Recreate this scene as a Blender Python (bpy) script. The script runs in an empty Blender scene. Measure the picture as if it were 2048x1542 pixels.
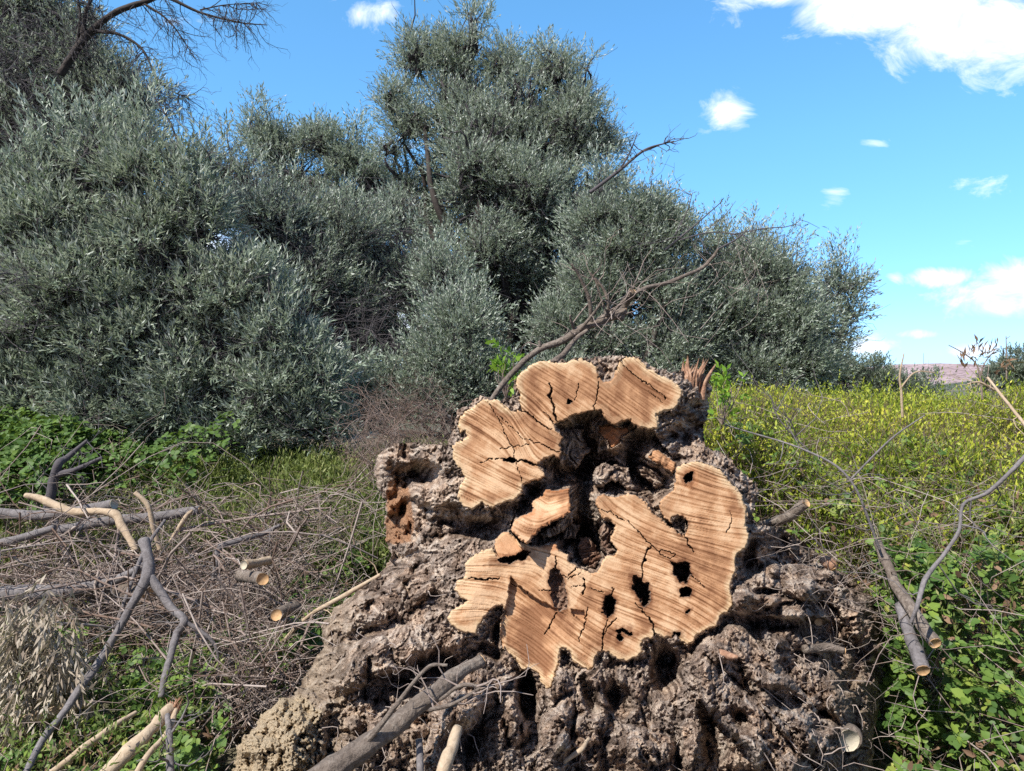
import bpy, math, random
import numpy as np
from mathutils import Vector
rng = np.random.default_rng(7)
random.seed(7)
C = bpy.context.scene
COL = C.collection
# ------------------------------------------------------------------ camera
CZ = 1.6
FPX = 1500.0
cam = bpy.data.cameras.new("camera"); camo = bpy.data.objects.new("camera", cam); COL.objects.link(camo)
camo.location = (0, 0, CZ); camo.rotation_euler = (math.radians(90), 0, 0)
cam.sensor_width = 36; cam.lens = 36 * FPX / 2048; cam.clip_start = 0.05; cam.clip_end = 8000
C.camera = camo
C.render.resolution_x = 1024; C.render.resolution_y = 771
# ------------------------------------------------------------------ light
SUN = np.array([-0.46, -0.44, 0.77]); SUN /= np.linalg.norm(SUN)
elev = math.asin(SUN[2]); rot = math.atan2(SUN[0], SUN[1])
sl = bpy.data.lights.new("sun", 'SUN'); sl.energy = 5.0; sl.angle = math.radians(0.55); sl.color = (1, .955, .88)
so = bpy.data.objects.new("sun", sl); COL.objects.link(so)
so.rotation_euler = Vector(SUN).to_track_quat('Z', 'Y').to_euler()
C.view_settings.view_transform = 'Standard'; C.view_settings.look = 'None'
C.view_settings.exposure = 0.5; C.view_settings.gamma = 1.0
C.cycles.use_denoising = False
C.cycles.max_bounces = 5; C.cycles.diffuse_bounces = 3; C.cycles.glossy_bounces = 2
C.cycles.transmission_bounces = 3; C.cycles.transparent_max_bounces = 4

class NT:
    def __init__(s, nt): s.nt = nt
    def n(s, t, **kw):
        o = s.nt.nodes.new(t)
        for k, v in kw.items(): setattr(o, k, v)
        return o
    def l(s, a, b): s.nt.links.new(a, b)
    def m(s, op, a, b=None, c=None, clamp=False):
        o = s.n('ShaderNodeMath', operation=op); o.use_clamp = clamp
        for i, x in enumerate((a, b, c)):
            if x is None: continue
            if isinstance(x, (int, float)): o.inputs[i].default_value = x
            else: s.l(x, o.inputs[i])
        return o.outputs[0]
    def ramp(s, fac, stops, interp='LINEAR'):
        o = s.n('ShaderNodeValToRGB'); o.color_ramp.interpolation = interp
        e = o.color_ramp.elements
        while len(e) > 1: e.remove(e[-1])
        for i, (p, c) in enumerate(stops):
            if isinstance(c, (int, float)): c = (c, c, c)
            q = e[0] if i == 0 else e.new(p)
            q.position = p; q.color = (*c[:3], 1)
        s.l(fac, o.inputs[0]); return o.outputs[0]
    def mix(s, f, a, b, t='MIX'):
        o = s.n('ShaderNodeMix', data_type='RGBA', blend_type=t)
        for i, x in ((0, f), (6, a), (7, b)):
            if isinstance(x, (int, float)): o.inputs[i].default_value = x
            elif isinstance(x, tuple): o.inputs[i].default_value = (*x[:3], 1)
            else: s.l(x, o.inputs[i])
        return o.outputs[2]
    def noise(s, vec, scale, detail=4, rough=.6, dist=0, w=None):
        o = s.n('ShaderNodeTexNoise')
        o.inputs['Scale'].default_value = scale; o.inputs['Detail'].default_value = detail
        o.inputs['Roughness'].default_value = rough; o.inputs['Distortion'].default_value = dist
        if vec is not None: s.l(vec, o.inputs['Vector'])
        return o.outputs[0]

w = bpy.data.worlds.new("World"); C.world = w; w.use_nodes = True
w.node_tree.nodes.clear(); N = NT(w.node_tree)
sky = N.n('ShaderNodeTexSky', sky_type='NISHITA'); sky.sun_disc = False
sky.sun_elevation = elev; sky.sun_rotation = rot; sky.altitude = 200
sky.air_density = 1.0; sky.dust_density = 0.6; sky.ozone_density = 2.5
tc = N.n('ShaderNodeTexCoord'); sx = N.n('ShaderNodeSeparateXYZ'); N.l(tc.outputs['Generated'], sx.inputs[0])
X, Y, Z = sx.outputs
ry = N.m('DIVIDE', 1.0, N.m('MAXIMUM', Y, 0.05))
U = N.m('MULTIPLY', X, ry); V = N.m('MULTIPLY', Z, ry)
cmb = N.n('ShaderNodeCombineXYZ'); N.l(U, cmb.inputs[0]); N.l(N.m('MULTIPLY', V, 1.5), cmb.inputs[1])
# clouds stand in fixed directions of the sky
clouds = [  # u, v, half width, half height, strength (picture pixels of the photo -> directions)
    (1760, 20, 190, 52, 1.5), (1950, 60, 170, 75, 1.7), (1600, -5, 180, 26, 1.1), (2150, 60, 220, 90, 1.3),
    (1455, 225, 50, 60, .85), (1410, 262, 34, 16, .5), (730, 22, 62, 36, .75), (665, -4, 70, 20, .5), (370, 42, 70, 16, .35),
    (600, 270, 130, 26, .7), (780, 290, 60, 26, .7), (1735, 690, 55, 22, .95), (1875, 555, 62, 20, .9), (1790, 557, 22, 18, .6), (1985, 605, 105, 36, 1.25),
    (2065, 570, 80, 48, 1.2), (1950, 698, 50, 20, .95), (1970, 375, 85, 34, .42), (1670, 385, 36, 32, .6), (1930, 475, 40, 18, .4), (1750, 288, 34, 12, .45),
    (1840, 668, 60, 10, .55), (1700, 555, 60, 12, .45), (540, 380, 60, 40, .8), (800, 640, 160, 60, 1.0), (400, 520, 120, 60, .9), (220, 330, 70, 30, .8)]
nz = N.noise(cmb.outputs[0], 11.0, 10, .66, .6)
tot = None
for (u, v, a, b, st) in clouds:
    du = N.m('MULTIPLY', N.m('SUBTRACT', U, (u - 1024) / FPX), FPX / a)
    dv = N.m('MULTIPLY', N.m('SUBTRACT', V, (771 - v) / FPX), FPX / b)
    r2 = N.m('ADD', N.m('MULTIPLY', du, du), N.m('MULTIPLY', dv, dv))
    g = N.m('MULTIPLY', N.m('EXPONENT', N.m('MULTIPLY', r2, -1.0)), st)
    tot = g if tot is None else N.m('MAXIMUM', tot, g)
fld = N.m('ADD', tot, N.m('MULTIPLY', N.m('SUBTRACT', nz, .5), 1.9))
cm = N.m('MULTIPLY', N.m('SUBTRACT', fld, .33), 1.5, clamp=True)
cm = N.m('MULTIPLY', N.m('SMOOTH_MIN', cm, 1.0, .2), N.m('GREATER_THAN', tot, 0.02), clamp=True)
front = N.m('GREATER_THAN', Y, 0.05); cm = N.m('MULTIPLY', cm, front)
# sky tint made dimmer and less cyan behind the camera, to cut shadow fill
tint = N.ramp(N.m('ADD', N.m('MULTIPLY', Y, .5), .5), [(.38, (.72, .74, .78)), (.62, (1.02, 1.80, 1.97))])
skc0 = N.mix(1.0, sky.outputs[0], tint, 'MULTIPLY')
low = N.ramp(Z, [(0.0, (.80, .66, 1.0)), (.12, (.80, .70, .88)), (.3, (.92, .87, .92)), (.6, (1, 1, 1))])
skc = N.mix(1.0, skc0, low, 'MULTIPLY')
shade = N.ramp(nz, [(.35, (5.2, 6.4, 8.4)), (.6, (9.5, 9.8, 10.5))])
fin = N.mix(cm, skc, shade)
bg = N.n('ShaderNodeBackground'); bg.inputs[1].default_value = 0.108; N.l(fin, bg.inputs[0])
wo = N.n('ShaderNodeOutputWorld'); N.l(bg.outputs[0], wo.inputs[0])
w.cycles.sampling_method = 'AUTOMATIC'

# ------------------------------------------------------------------ helpers
def P(u, v, d): return np.array([(u - 1024) / FPX * d, d, CZ - (v - 771) / FPX * d])
def tag(o, label=None, cat=None, group=None, kind=None):
    if label: o['label'] = label
    if cat: o['category'] = cat
    if group: o['group'] = group
    if kind: o['kind'] = kind
    return o
def link(o, parent=None):
    COL.objects.link(o)
    if parent is not None: o.parent = parent
    return o
def empty(name, loc, label, cat, group=None):
    o = bpy.data.objects.new(name, None); o.location = [float(a) for a in loc]; o.empty_display_size = .1
    link(o); return tag(o, label, cat, group)
def np_mesh(name, V, F, mat, parent=None, attrs=None, smooth=False):
    """F: list of int arrays, each (n, k)"""
    V = np.asarray(V, dtype=np.float32)
    if parent is not None: V = V - np.array(parent.location, dtype=np.float32)
    F = [np.asarray(f, dtype=np.int32) for f in F if len(f)]
    me = bpy.data.meshes.new(name)
    me.vertices.add(len(V)); me.vertices.foreach_set('co', V.ravel())
    nl = sum(f.size for f in F); npoly = sum(len(f) for f in F)
    me.loops.add(nl); me.loops.foreach_set('vertex_index', np.concatenate([f.ravel() for f in F]))
    me.polygons.add(npoly)
    st = []; o = 0
    for f in F:
        st.append(o + np.arange(len(f)) * f.shape[1]); o += f.size
    me.polygons.foreach_set('loop_start', np.concatenate(st).astype(np.int32))
    if smooth: me.polygons.foreach_set('use_smooth', np.ones(npoly, dtype=bool))
    me.update(calc_edges=True)
    for k, a in (attrs or {}).items():
        a = np.asarray(a, dtype=np.float32)
        if a.ndim == 1:
            at = me.attributes.new(k, 'FLOAT', 'POINT'); at.data.foreach_set('value', a)
        else:
            at = me.attributes.new(k, 'FLOAT_COLOR', 'POINT')
            at.data.foreach_set('color', np.hstack([a, np.ones((len(a), 1), np.float32)]).ravel())
    me.materials.append(mat)
    ob = bpy.data.objects.new(name, me); link(ob, parent)
    return ob
_T = np.random.default_rng(3).random(256).astype(np.float32); _Pm = np.random.default_rng(4).permutation(256)
def vnoise(x, y, z=None, seed=0):
    x = np.asarray(x, dtype=np.float64); y = np.asarray(y, dtype=np.float64)
    if z is None: z = np.zeros_like(x)
    xi = np.floor(x).astype(int); yi = np.floor(y).astype(int); zi = np.floor(z).astype(int)
    fx = x - xi; fy = y - yi; fz = z - zi
    fx = fx * fx * (3 - 2 * fx); fy = fy * fy * (3 - 2 * fy); fz = fz * fz * (3 - 2 * fz)
    def h(a, b, c): return _T[_Pm[(_Pm[(_Pm[(a + seed * 17) & 255] + b) & 255] + c) & 255]]
    def lay(c):
        return (h(xi, yi, c) * (1 - fx) + h(xi + 1, yi, c) * fx) * (1 - fy) + (h(xi, yi + 1, c) * (1 - fx) + h(xi + 1, yi + 1, c) * fx) * fy
    return lay(zi) * (1 - fz) + lay(zi + 1) * fz
def fbm(x, y, z=None, o=4, seed=0, r=.5):
    t = 0; a = 1; s = 0; f = 1.0
    for i in range(o):
        t = t + a * (vnoise(np.asarray(x) * f, np.asarray(y) * f, None if z is None else np.asarray(z) * f, seed + i * 5) - .5); s += a; a *= r; f *= 2.03
    return t / s * 2
def sstep(x, a, b):
    t = np.clip((x - a) / (b - a), 0, 1); return t * t * (3 - 2 * t)
def unit(v): return v / np.maximum(np.linalg.norm(v, axis=-1, keepdims=True), 1e-9)
def rdir(n): return unit(rng.normal(size=(n, 3)))
def perp(d, n):
    p = n - d * np.sum(n * d, axis=-1, keepdims=True); return unit(p)

def tubes(Pt, R, k=5):
    """Pt (n,m,3), R (n,m) -> verts, quad faces"""
    n, m, _ = Pt.shape
    T = np.gradient(Pt, axis=1); T = unit(T)
    ref = np.where(np.abs(T[:, :1, 2:3]) > .9, np.array([1., 0, 0]), np.array([0, 0, 1.]))
    ref = np.broadcast_to(ref, T.shape)
    A = perp(T, ref); B = np.cross(T, A)
    th = np.arange(k) * 2 * np.pi / k
    V = Pt[:, :, None, :] + R[:, :, None, None] * (A[:, :, None, :] * np.cos(th)[:, None] + B[:, :, None, :] * np.sin(th)[:, None])
    idx = np.arange(n * m * k).reshape(n, m, k)
    a = idx[:, :-1, :]; b = np.roll(a, -1, axis=2); d = idx[:, 1:, :]; c = np.roll(d, -1, axis=2)
    F = np.stack([a, b, c, d], axis=-1).reshape(-1, 4)
    return V.reshape(-1, 3), F
def arcs(A, B, m=6, wob=.1, sag=0):
    """curved polylines from A to B (n,3)"""
    n = len(A); t = np.linspace(0, 1, m)[None, :, None]
    L = np.linalg.norm(B - A, axis=1)[:, None, None]
    c1 = rng.normal(size=(n, 1, 3)) * L * wob; c2 = rng.normal(size=(n, 1, 3)) * L * wob
    pts = A[:, None] * (1 - t) + B[:, None] * t + c1 * np.sin(np.pi * t) + c2 * np.sin(2 * np.pi * t) * .5
    pts += rng.normal(size=pts.shape) * L * wob * .12 * np.sin(np.pi * t)
    pts[:, :, 2] -= (sag * np.sin(np.pi * t) * L)[:, :, 0]
    return pts
class Acc:
    def __init__(s): s.V = []; s.F = {}; s.n = 0; s.A = []
    def add(s, V, F, a=None):
        k = F.shape[1]; s.F.setdefault(k, []).append(F + s.n); s.V.append(V); s.n += len(V)
        s.A.append(np.full(len(V), .5) if a is None else a)
    def build(s, name, mat, parent=None, smooth=False):
        return np_mesh(name, np.concatenate(s.V), [np.concatenate(f) for f in s.F.values()], mat, parent, {'rnd': np.concatenate(s.A)}, smooth)
# leaf templates (x along, y side, z normal)
OLIVE = (np.array([[0, 0, 0], [.45, .5, .06], [1, 0, .0], [.45, -.5, .06]]), np.array([[0, 3, 2, 1]]))
OVATE = (np.array([[0, 0, 0], [.22, -.4, .07], [.6, -.42, .05], [1, 0, -.08], [.6, .42, .05], [.22, .4, .07], [.5, 0, -.03]]),
         np.array([[0, 1, 6], [1, 2, 6], [2, 3, 6], [3, 4, 6], [4, 5, 6], [5, 0, 6]]))
def leaves(O, D, Nn, L, W, tpl):
    tv, tf = tpl; S = np.cross(Nn, D)
    V = O[:, None] + L[:, None, None] * tv[None, :, 0:1] * D[:, None] + W[:, None, None] * tv[None, :, 1:2] * S[:, None] + L[:, None, None] * tv[None, :, 2:3] * Nn[:, None]
    F = (np.arange(len(O)) * len(tv))[:, None, None] + tf[None]
    return V.reshape(-1, 3), F.reshape(-1, tf.shape[1])
def sprigs(acc, O, A, Ls, k, L, W, tpl=OLIVE, spread=.75, stemacc=None, tone=None, up=.5):
    """k leaves along axis A from O"""
    n = len(O)
    j = (np.arange(k) + .6) / k
    base = O[:, None] + A[:, None] * (Ls[:, None] * j)[:, :, None]
    ref = np.where(np.abs(A[:, 2:3]) > .95, np.array([1., 0, 0]), np.array([0, 0, 1.]))
    S1 = perp(A, ref); S2 = np.cross(A, S1)
    ph = (np.arange(k)[None] * 1.57 * 1.0 + (np.arange(k)[None] % 2) * 3.14 + rng.random((n, 1)) * 6.28 + rng.normal(size=(n, k)) * .4)
    side = S1[:, None] * np.cos(ph)[..., None] + S2[:, None] * np.sin(ph)[..., None]
    sp = spread * (1.15 - .6 * j)[None, :, None] * (1 + rng.normal(size=(n, k, 1)) * .2)
    D = unit(A[:, None] + side * sp)
    nn = np.array([0, 0, up]) + rng.normal(size=D.shape) * .55 + A[:, None] * .3
    D = D.reshape(-1, 3); Nn = perp(D, nn.reshape(-1, 3)); base = base.reshape(-1, 3)
    q = len(D); Lv = L * (.65 + .6 * rng.random(q)); Wv = W * (.7 + .5 * rng.random(q))
    V, F = leaves(base, D, Nn, Lv, Wv, tpl)
    tn = rng.random(n) if tone is None else tone
    a = np.clip(np.repeat(tn, k) * .5 + rng.random(q) * .5, 0, 1)
    acc.add(V, F, np.repeat(a, len(tpl[0])))

# ------------------------------------------------------------------ materials
def new_mat(name):
    m = bpy.data.materials.new(name); m.use_nodes = True; m.node_tree.nodes.clear(); return m, NT(m.node_tree)
def leaf_mat(name, stops, rough=.5, trans=.3, spec=.4, back=None):
    m, n = new_mat(name)
    at = n.n('ShaderNodeAttribute', attribute_name='rnd')
    col = n.ramp(at.outputs['Fac'], stops)
    if back:
        g = n.n('ShaderNodeNewGeometry'); col = n.mix(g.outputs['Backfacing'], col, back)
    b = n.n('ShaderNodeBsdfPrincipled'); n.l(col, b.inputs['Base Color']); b.inputs['Roughness'].default_value = rough
    b.inputs['Specular IOR Level'].default_value = spec
    t = n.n('ShaderNodeBsdfTranslucent'); n.l(n.mix(.5, col, (.14, .2, .02)), t.inputs[0])
    mx = n.n('ShaderNodeMixShader'); mx.inputs[0].default_value = trans
    n.l(b.outputs[0], mx.inputs[1]); n.l(t.outputs[0], mx.inputs[2])
    o = n.n('ShaderNodeOutputMaterial'); n.l(mx.outputs[0], o.inputs[0]); return m
def wood_mat(name, stops, scale=40, bump=.3, stretch=(1, 1, .25), rough=.85, attr=False, dist=.01):
    m, n = new_mat(name)
    tcn = n.n('ShaderNodeTexCoord')
    f = n.noise(tcn.outputs['Object'], scale, 5, .65, .5); f2 = n.noise(tcn.outputs['Object'], scale * .12, 3, .5)
    f3 = n.m('ADD', n.m('MULTIPLY', f, .65), n.m('MULTIPLY', f2, .35))
    if attr:
        at = n.n('ShaderNodeAttribute', attribute_name='rnd')
        f3 = n.m('ADD', n.m('MULTIPLY', f3, .45), n.m('MULTIPLY', n.m('ADD', .25, n.m('MULTIPLY', at.outputs['Fac'], .5)), .55))
    col = n.ramp(f3, stops)
    b = n.n('ShaderNodeBsdfPrincipled'); n.l(col, b.inputs['Base Color']); b.inputs['Roughness'].default_value = rough
    b.inputs['Specular IOR Level'].default_value = .25
    bp = n.n('ShaderNodeBump'); bp.inputs['Strength'].default_value = bump; bp.inputs['Distance'].default_value = dist
    n.l(f, bp.inputs['Height']); n.l(bp.outputs[0], b.inputs['Normal'])
    o = n.n('ShaderNodeOutputMaterial'); n.l(b.outputs[0], o.inputs[0]); return m
M = {}
M['olive'] = leaf_mat('olive_leaf', [(0, (.09, .13, .08)), (.5, (.24, .305, .225)), (1, (.48, .56, .44))], .5, .3, .45, back=(.56, .61, .54))
M['olive_far'] = leaf_mat('olive_leaf_far', [(0, (.09, .135, .085)), (.5, (.18, .235, .165)), (1, (.33, .385, .29))], .45, .25, .45, back=(.3, .33, .26))
M['bramble'] = leaf_mat('bramble_leaf', [(0, (.05, .11, .025)), (.5, (.12, .21, .045)), (.85, (.24, .34, .06)), (1, (.42, .42, .09))], .52, .35, .35)
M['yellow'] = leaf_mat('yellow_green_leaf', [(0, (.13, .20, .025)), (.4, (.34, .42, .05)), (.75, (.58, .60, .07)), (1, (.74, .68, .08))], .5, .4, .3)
M['fresh'] = leaf_mat('fresh_leaf', [(0, (.14, .3, .03)), (1, (.32, .5, .06))], .45, .45, .3)
M['grass'] = leaf_mat('grass_blade', [(0, (.09, .13, .035)), (.6, (.23, .28, .08)), (1, (.46, .42, .19))], .5, .35, .3)
M['dryleaf'] = leaf_mat('dry_leaf', [(0, (.22, .16, .12)), (.5, (.42, .35, .27)), (1, (.62, .56, .47))], .6, .2, .3)
M['brownleaf'] = leaf_mat('brown_leaf', [(0, (.12, .07, .045)), (1, (.3, .19, .12))], .7, .2, .2)
M['trunk'] = wood_mat('olive_trunk', [(.3, (.018, .015, .013)), (.7, (.085, .07, .062))], 30, .5)
M['twig'] = wood_mat('dry_twig', [(.22, (.045, .028, .02)), (.42, (.16, .105, .078)), (.55, (.30, .24, .21)), (.72, (.52, .45, .39))], 60, .3, attr=True)
M['twigdark'] = wood_mat('dark_twig', [(.25, (.03, .026, .028)), (.75, (.155, .14, .15))], 60, .3, attr=True)
M['greybark'] = wood_mat('grey_bark', [(.25, (.075, .065, .062)), (.5, (.16, .145, .145)), (.75, (.29, .265, .26))], 70, .5)
M['logbark'] = wood_mat('log_bark', [(.25, (.06, .045, .035)), (.5, (.17, .135, .11)), (.75, (.36, .31, .26))], 60, .9, dist=.012)
M['peeled'] = wood_mat('peeled_wood', [(.25, (.24, .16, .10)), (.5, (.42, .32, .22)), (.8, (.6, .49, .36))], 50, .4)
M['orange'] = wood_mat('torn_wood', [(.25, (.14, .065, .035)), (.5, (.34, .19, .12)), (.75, (.58, .42, .30))], 60, .8)
M['cutend'] = wood_mat('sawn_wood', [(.25, (.33, .17, .07)), (.5, (.52, .32, .16)), (.8, (.68, .5, .3))], 60, .2)
M['paleend'] = wood_mat('pale_sawn_wood', [(.25, (.42, .36, .26)), (.8, (.66, .6, .48))], 60, .2)
# ground
m, n = new_mat('ground_soil'); M['soil'] = m
tcn = n.n('ShaderNodeTexCoord')
f = n.noise(tcn.outputs['Object'], 6, 8, .65); f2 = n.noise(tcn.outputs['Object'], .35, 4, .5)
col = n.mix(n.ramp(f2, [(.4, 0.0), (.62, 1.0)]), n.ramp(f, [(.3, (.07, .055, .04)), (.7, (.24, .19, .135))]), n.ramp(f, [(.3, (.035, .05, .018)), (.7, (.12, .14, .05))]))
b = n.n('ShaderNodeBsdfPrincipled'); n.l(col, b.inputs['Base Color']); b.inputs['Roughness'].default_value = .95
bp = n.n('ShaderNodeBump'); bp.inputs['Distance'].default_value = .05; n.l(f, bp.inputs['Height']); n.l(bp.outputs[0], b.inputs['Normal'])
o = n.n('ShaderNodeOutputMaterial'); n.l(b.outputs[0], o.inputs[0])
# hills
def hill_mat(name, stops, s1, s2, dots):
    m, n = new_mat(name); tcn = n.n('ShaderNodeTexCoord')
    f = n.noise(tcn.outputs['Object'], s1, 6, .6); g = n.noise(tcn.outputs['Object'], s2, 3, .6)
    col = n.mix(n.ramp(g, [(.54, 0.0), (.6, 1.0)]), n.ramp(f, stops), dots)
    b = n.n('ShaderNodeBsdfDiffuse'); n.l(col, b.inputs[0]); o = n.n('ShaderNodeOutputMaterial'); n.l(b.outputs[0], o.inputs[0]); return m
M['hill'] = hill_mat('far_hill', [(.35, (.30, .22, .23)), (.65, (.44, .34, .34))], .012, .12, (.15, .12, .11))
M['ridge'] = hill_mat('scrub_ridge', [(.35, (.04, .06, .045)), (.65, (.13, .14, .11))], .08, .02, (.2, .17, .16))

# ------------------------------------------------------------------ ground
def gz(x, y):
    x = np.asarray(x, float); y = np.asarray(y, float)
    left = .55 * sstep(y, 3.6, 6.2) + .1 * sstep(y, 6, 13)
    right = .12 * sstep(y, 2.6, 4) + .55 * sstep(y, 3.5, 9)
    r = sstep(x, -.2, 2.0)
    return left * (1 - r) + right * r + .05 * fbm(x * .9, y * .9, o=4, seed=9) * np.clip(y / 3, 0, 3) * (y < 200) - .55 * sstep(y, 22, 60)
ys = np.concatenate([np.linspace(-30, -.5, 30), np.linspace(0, 14, 150), np.geomspace(14.3, 4000, 70)])
xs0 = np.linspace(-1, 1, 161); xs0 = np.sign(xs0) * np.abs(xs0) ** 1.6
gx = xs0[None] * (8 + np.clip(ys, 0, None)[:, None] * 1.3); gy = np.repeat(ys[:, None], 161, 1)
def gridF(a, b):
    i = np.arange(a * b).reshape(a, b)
    return np.stack([i[:-1, :-1], i[:-1, 1:], i[1:, 1:], i[1:, :-1]], -1).reshape(-1, 4)
GV = np.stack([gx, gy, gz(gx, gy)], -1)
tag(np_mesh('ground', GV.reshape(-1, 3), [gridF(len(ys), 161)], M['soil'], smooth=True), kind='structure')

def ridge(name, mat, prof, d, thick, bump, nx=400, ny=30):
    us = np.linspace(prof[0][0], prof[-1][0], nx); vs = np.interp(us, [p[0] for p in prof], [p[1] for p in prof])
    X0 = (us - 1024) / FPX * d; top = CZ - (vs - 771) / FPX * d
    t = np.linspace(0, 1, ny)
    YY = d - thick * (1 - t)[:, None] + 0 * X0[None]; 
    ZZ = -2 + (top[None] + 2) * np.sin(t[:, None] * np.pi / 2) ** 1.0
    ZZ += bump * fbm(X0[None] / bump / 6 + 0 * YY, YY / bump / 6, o=5, seed=3) * t[:, None]
    V = np.stack([X0[None] + 0 * YY, YY, ZZ], -1)
    V2 = V[-1:].copy(); V2[..., 1] += thick; V2[..., 2] = -2
    V = np.concatenate([V, V2], 0)
    return tag(np_mesh(name, V.reshape(-1, 3), [gridF(ny + 1, nx)], mat, smooth=True), kind='structure')
ridge('far_hill', M['hill'], [(600, 770), (1200, 752), (1600, 748), (1680, 740), (1740, 734), (1800, 729), (1860, 728), (1920, 732), (1980, 742), (2060, 756), (2600, 766)], 1500, 500, 3.0)
ridge('scrub_ridge', M['ridge'], [(600, 786), (1500, 785), (1700, 786), (1850, 780), (1900, 770), (1960, 762), (2030, 752), (2200, 745), (2700, 755)], 260, 90, 1.6)

# ------------------------------------------------------------------ THE STUMP
SU, SV, ST = 440.0, 690.0, 1.2
NU, NVv = 1136, 860
uu = SU + np.arange(NU) * ST; vv = SV + np.arange(NVv) * ST
UU, VV = np.meshgrid(uu, vv)
jw = 2.2
UW = UU + jw * fbm(UU / 9, VV / 9, o=3, seed=21) + 1.8 * fbm(UU / 4, VV / 4, o=1, seed=25) + 2.0 * fbm(UU / 24, VV / 24, o=2, seed=23); VW = VV + jw * fbm(UU / 9, VV / 9, o=3, seed=22) + 1.8 * fbm(UU / 4, VV / 4, o=1, seed=26) + 2.0 * fbm(UU / 24, VV / 24, o=2, seed=24)
z1 = lambda L: np.array([(860 + a / 2.1414, 680 + b / 2.1414) for a, b in L])
def poly_sd(poly, U=UU, V=VV, pad=260):
    """signed distance, negative inside"""
    poly = np.asarray(poly, float)
    D = np.full(U.shape, 1e9); ins = np.zeros(U.shape, bool)
    a = poly; b = np.roll(poly, -1, 0)
    for (x0, y0), (x1, y1) in zip(a, b):
        dx, dy = x1 - x0, y1 - y0; L2 = dx * dx + dy * dy + 1e-9
        t = np.clip(((U - x0) * dx + (V - y0) * dy) / L2, 0, 1)
        D = np.minimum(D, (U - x0 - t * dx) ** 2 + (V - y0 - t * dy) ** 2)
        c = (y0 > V) != (y1 > V)
        ins ^= c & (U < (x1 - x0) * (V - y0) / (y1 - y0 + 1e-12) + x0)
    D = np.sqrt(D); return np.where(ins, -D, D)
def line_d(pts, U=UU, V=VV):
    D = np.full(U.shape, 1e9); S = np.zeros(U.shape); pts = np.asarray(pts, float); acc = 0
    for (x0, y0), (x1, y1) in zip(pts[:-1, :2], pts[1:, :2]):
        dx, dy = x1 - x0, y1 - y0; L = math.hypot(dx, dy)
        t = np.clip(((U - x0) * dx + (V - y0) * dy) / (L * L + 1e-9), 0, 1)
        q = (U - x0 - t * dx) ** 2 + (V - y0 - t * dy) ** 2
        S = np.where(q < D, acc + t * L, S); D = np.minimum(D, q); acc += L
    return np.sqrt(D), S / acc
A_ = z1([(265,250),(235,252),(205,268),(180,290),(150,305),(125,330),(118,365),(130,400),(155,395),(158,412),(145,422),(120,436),(98,450),(98,500),(110,540),(135,562),(150,590),(140,612),(120,632),(115,665),(125,690),(150,718),(180,728),(210,715),(225,702),(245,718),(270,726),(300,708),(340,692),(375,678),(395,655),(400,625),(430,610),(470,602),(495,582),(488,560),(462,540),(500,508),(530,497),(560,510),(568,480),(558,450),(572,415),(542,392),(538,368),(548,356),(575,350),(610,325),(650,318),(700,305),(735,303),(745,330),(770,355),(800,370),(825,350),(860,345),(885,372),(910,380),(950,386),(975,378),(985,355),(972,320),(1010,305),(1040,300),(1065,280),(1072,250),(1082,225),(1070,195),(1040,170),(1010,160),(985,148),(960,130),(940,126),(920,100),(880,75),(840,70),(815,85),(800,110),(790,150),(770,180),(740,175),(725,150),(715,110),(690,95),(640,75),(600,85),(570,95),(540,95),(490,88),(450,98),(420,110),(390,135),(368,165),(368,200),(385,235),(378,262),(390,293),(365,308),(335,292),(305,270),(290,255)])
B_ = z1([(715,668),(745,660),(790,672),(850,655),(890,665),(925,690),(940,715),(960,745),(1000,775),(1032,800),(1042,765),(1060,755),(1088,760),(1102,800),(1098,830),(1085,838),(1055,815),(1030,800),(1000,760),(985,735),(975,705),(985,690),(1010,662),(1040,640),(1050,590),(1055,548),(1085,525),(1130,520),(1180,530),(1230,545),(1262,570),(1275,600),(1310,630),(1340,665),(1350,710),(1360,750),(1350,790),(1366,830),(1360,882),(1340,900),(1315,922),(1310,960),(1315,990),(1300,1020),(1285,1060),(1297,1100),(1298,1140),(1280,1165),(1250,1182),(1232,1225),(1170,1250),(1140,1270),(1130,1300),(1100,1308),(1070,1292),(1055,1258),(1040,1280),(1000,1277),(965,1262),(952,1285),(918,1287),(905,1310),(915,1332),(890,1362),(840,1380),(800,1370),(760,1342),(728,1338),(710,1365),(705,1405),(680,1418),(640,1400),(610,1375),(600,1342),(582,1325),(562,1325),(556,1370),(550,1410),(535,1450),(525,1490),(500,1497),(475,1470),(465,1430),(430,1410),(390,1420),(375,1385),(345,1350),(310,1322),(298,1280),(300,1230),(320,1160),(310,1138),(270,1155),(240,1185),(215,1225),(200,1262),(160,1258),(120,1245),(90,1225),(73,1195),(90,1160),(120,1140),(155,1118),(120,1095),(105,1060),(115,1030),(150,1010),(150,960),(180,925),(220,902),(268,890),(280,905),(276,860),(310,825),(345,818),(382,862),(440,880),(500,880),(545,868),(555,900),(590,920),(600,950),(640,975),(690,1000),(712,995),(735,950),(745,925),(790,922),(800,900),(770,862),(790,800),(765,768),(740,772),(722,740),(712,700)])
C_ = z1([(500,640),(545,645),(598,635),(602,690),(600,738),(572,758),(530,775),(480,805),(420,875),(392,862),(350,812),(362,770),(410,745),(440,738),(442,690),(480,665)])
TG_ = z1([(722,368),(770,362),(800,378),(850,372),(853,395),(822,412),(815,440),(792,462),(770,465),(762,430),(740,420),(722,395)])
TG2_ = z1([(955,470),(985,470),(1020,500),(1055,530),(1058,555),(1040,572),(1010,560),(985,530),(950,520),(935,500)])
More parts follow.
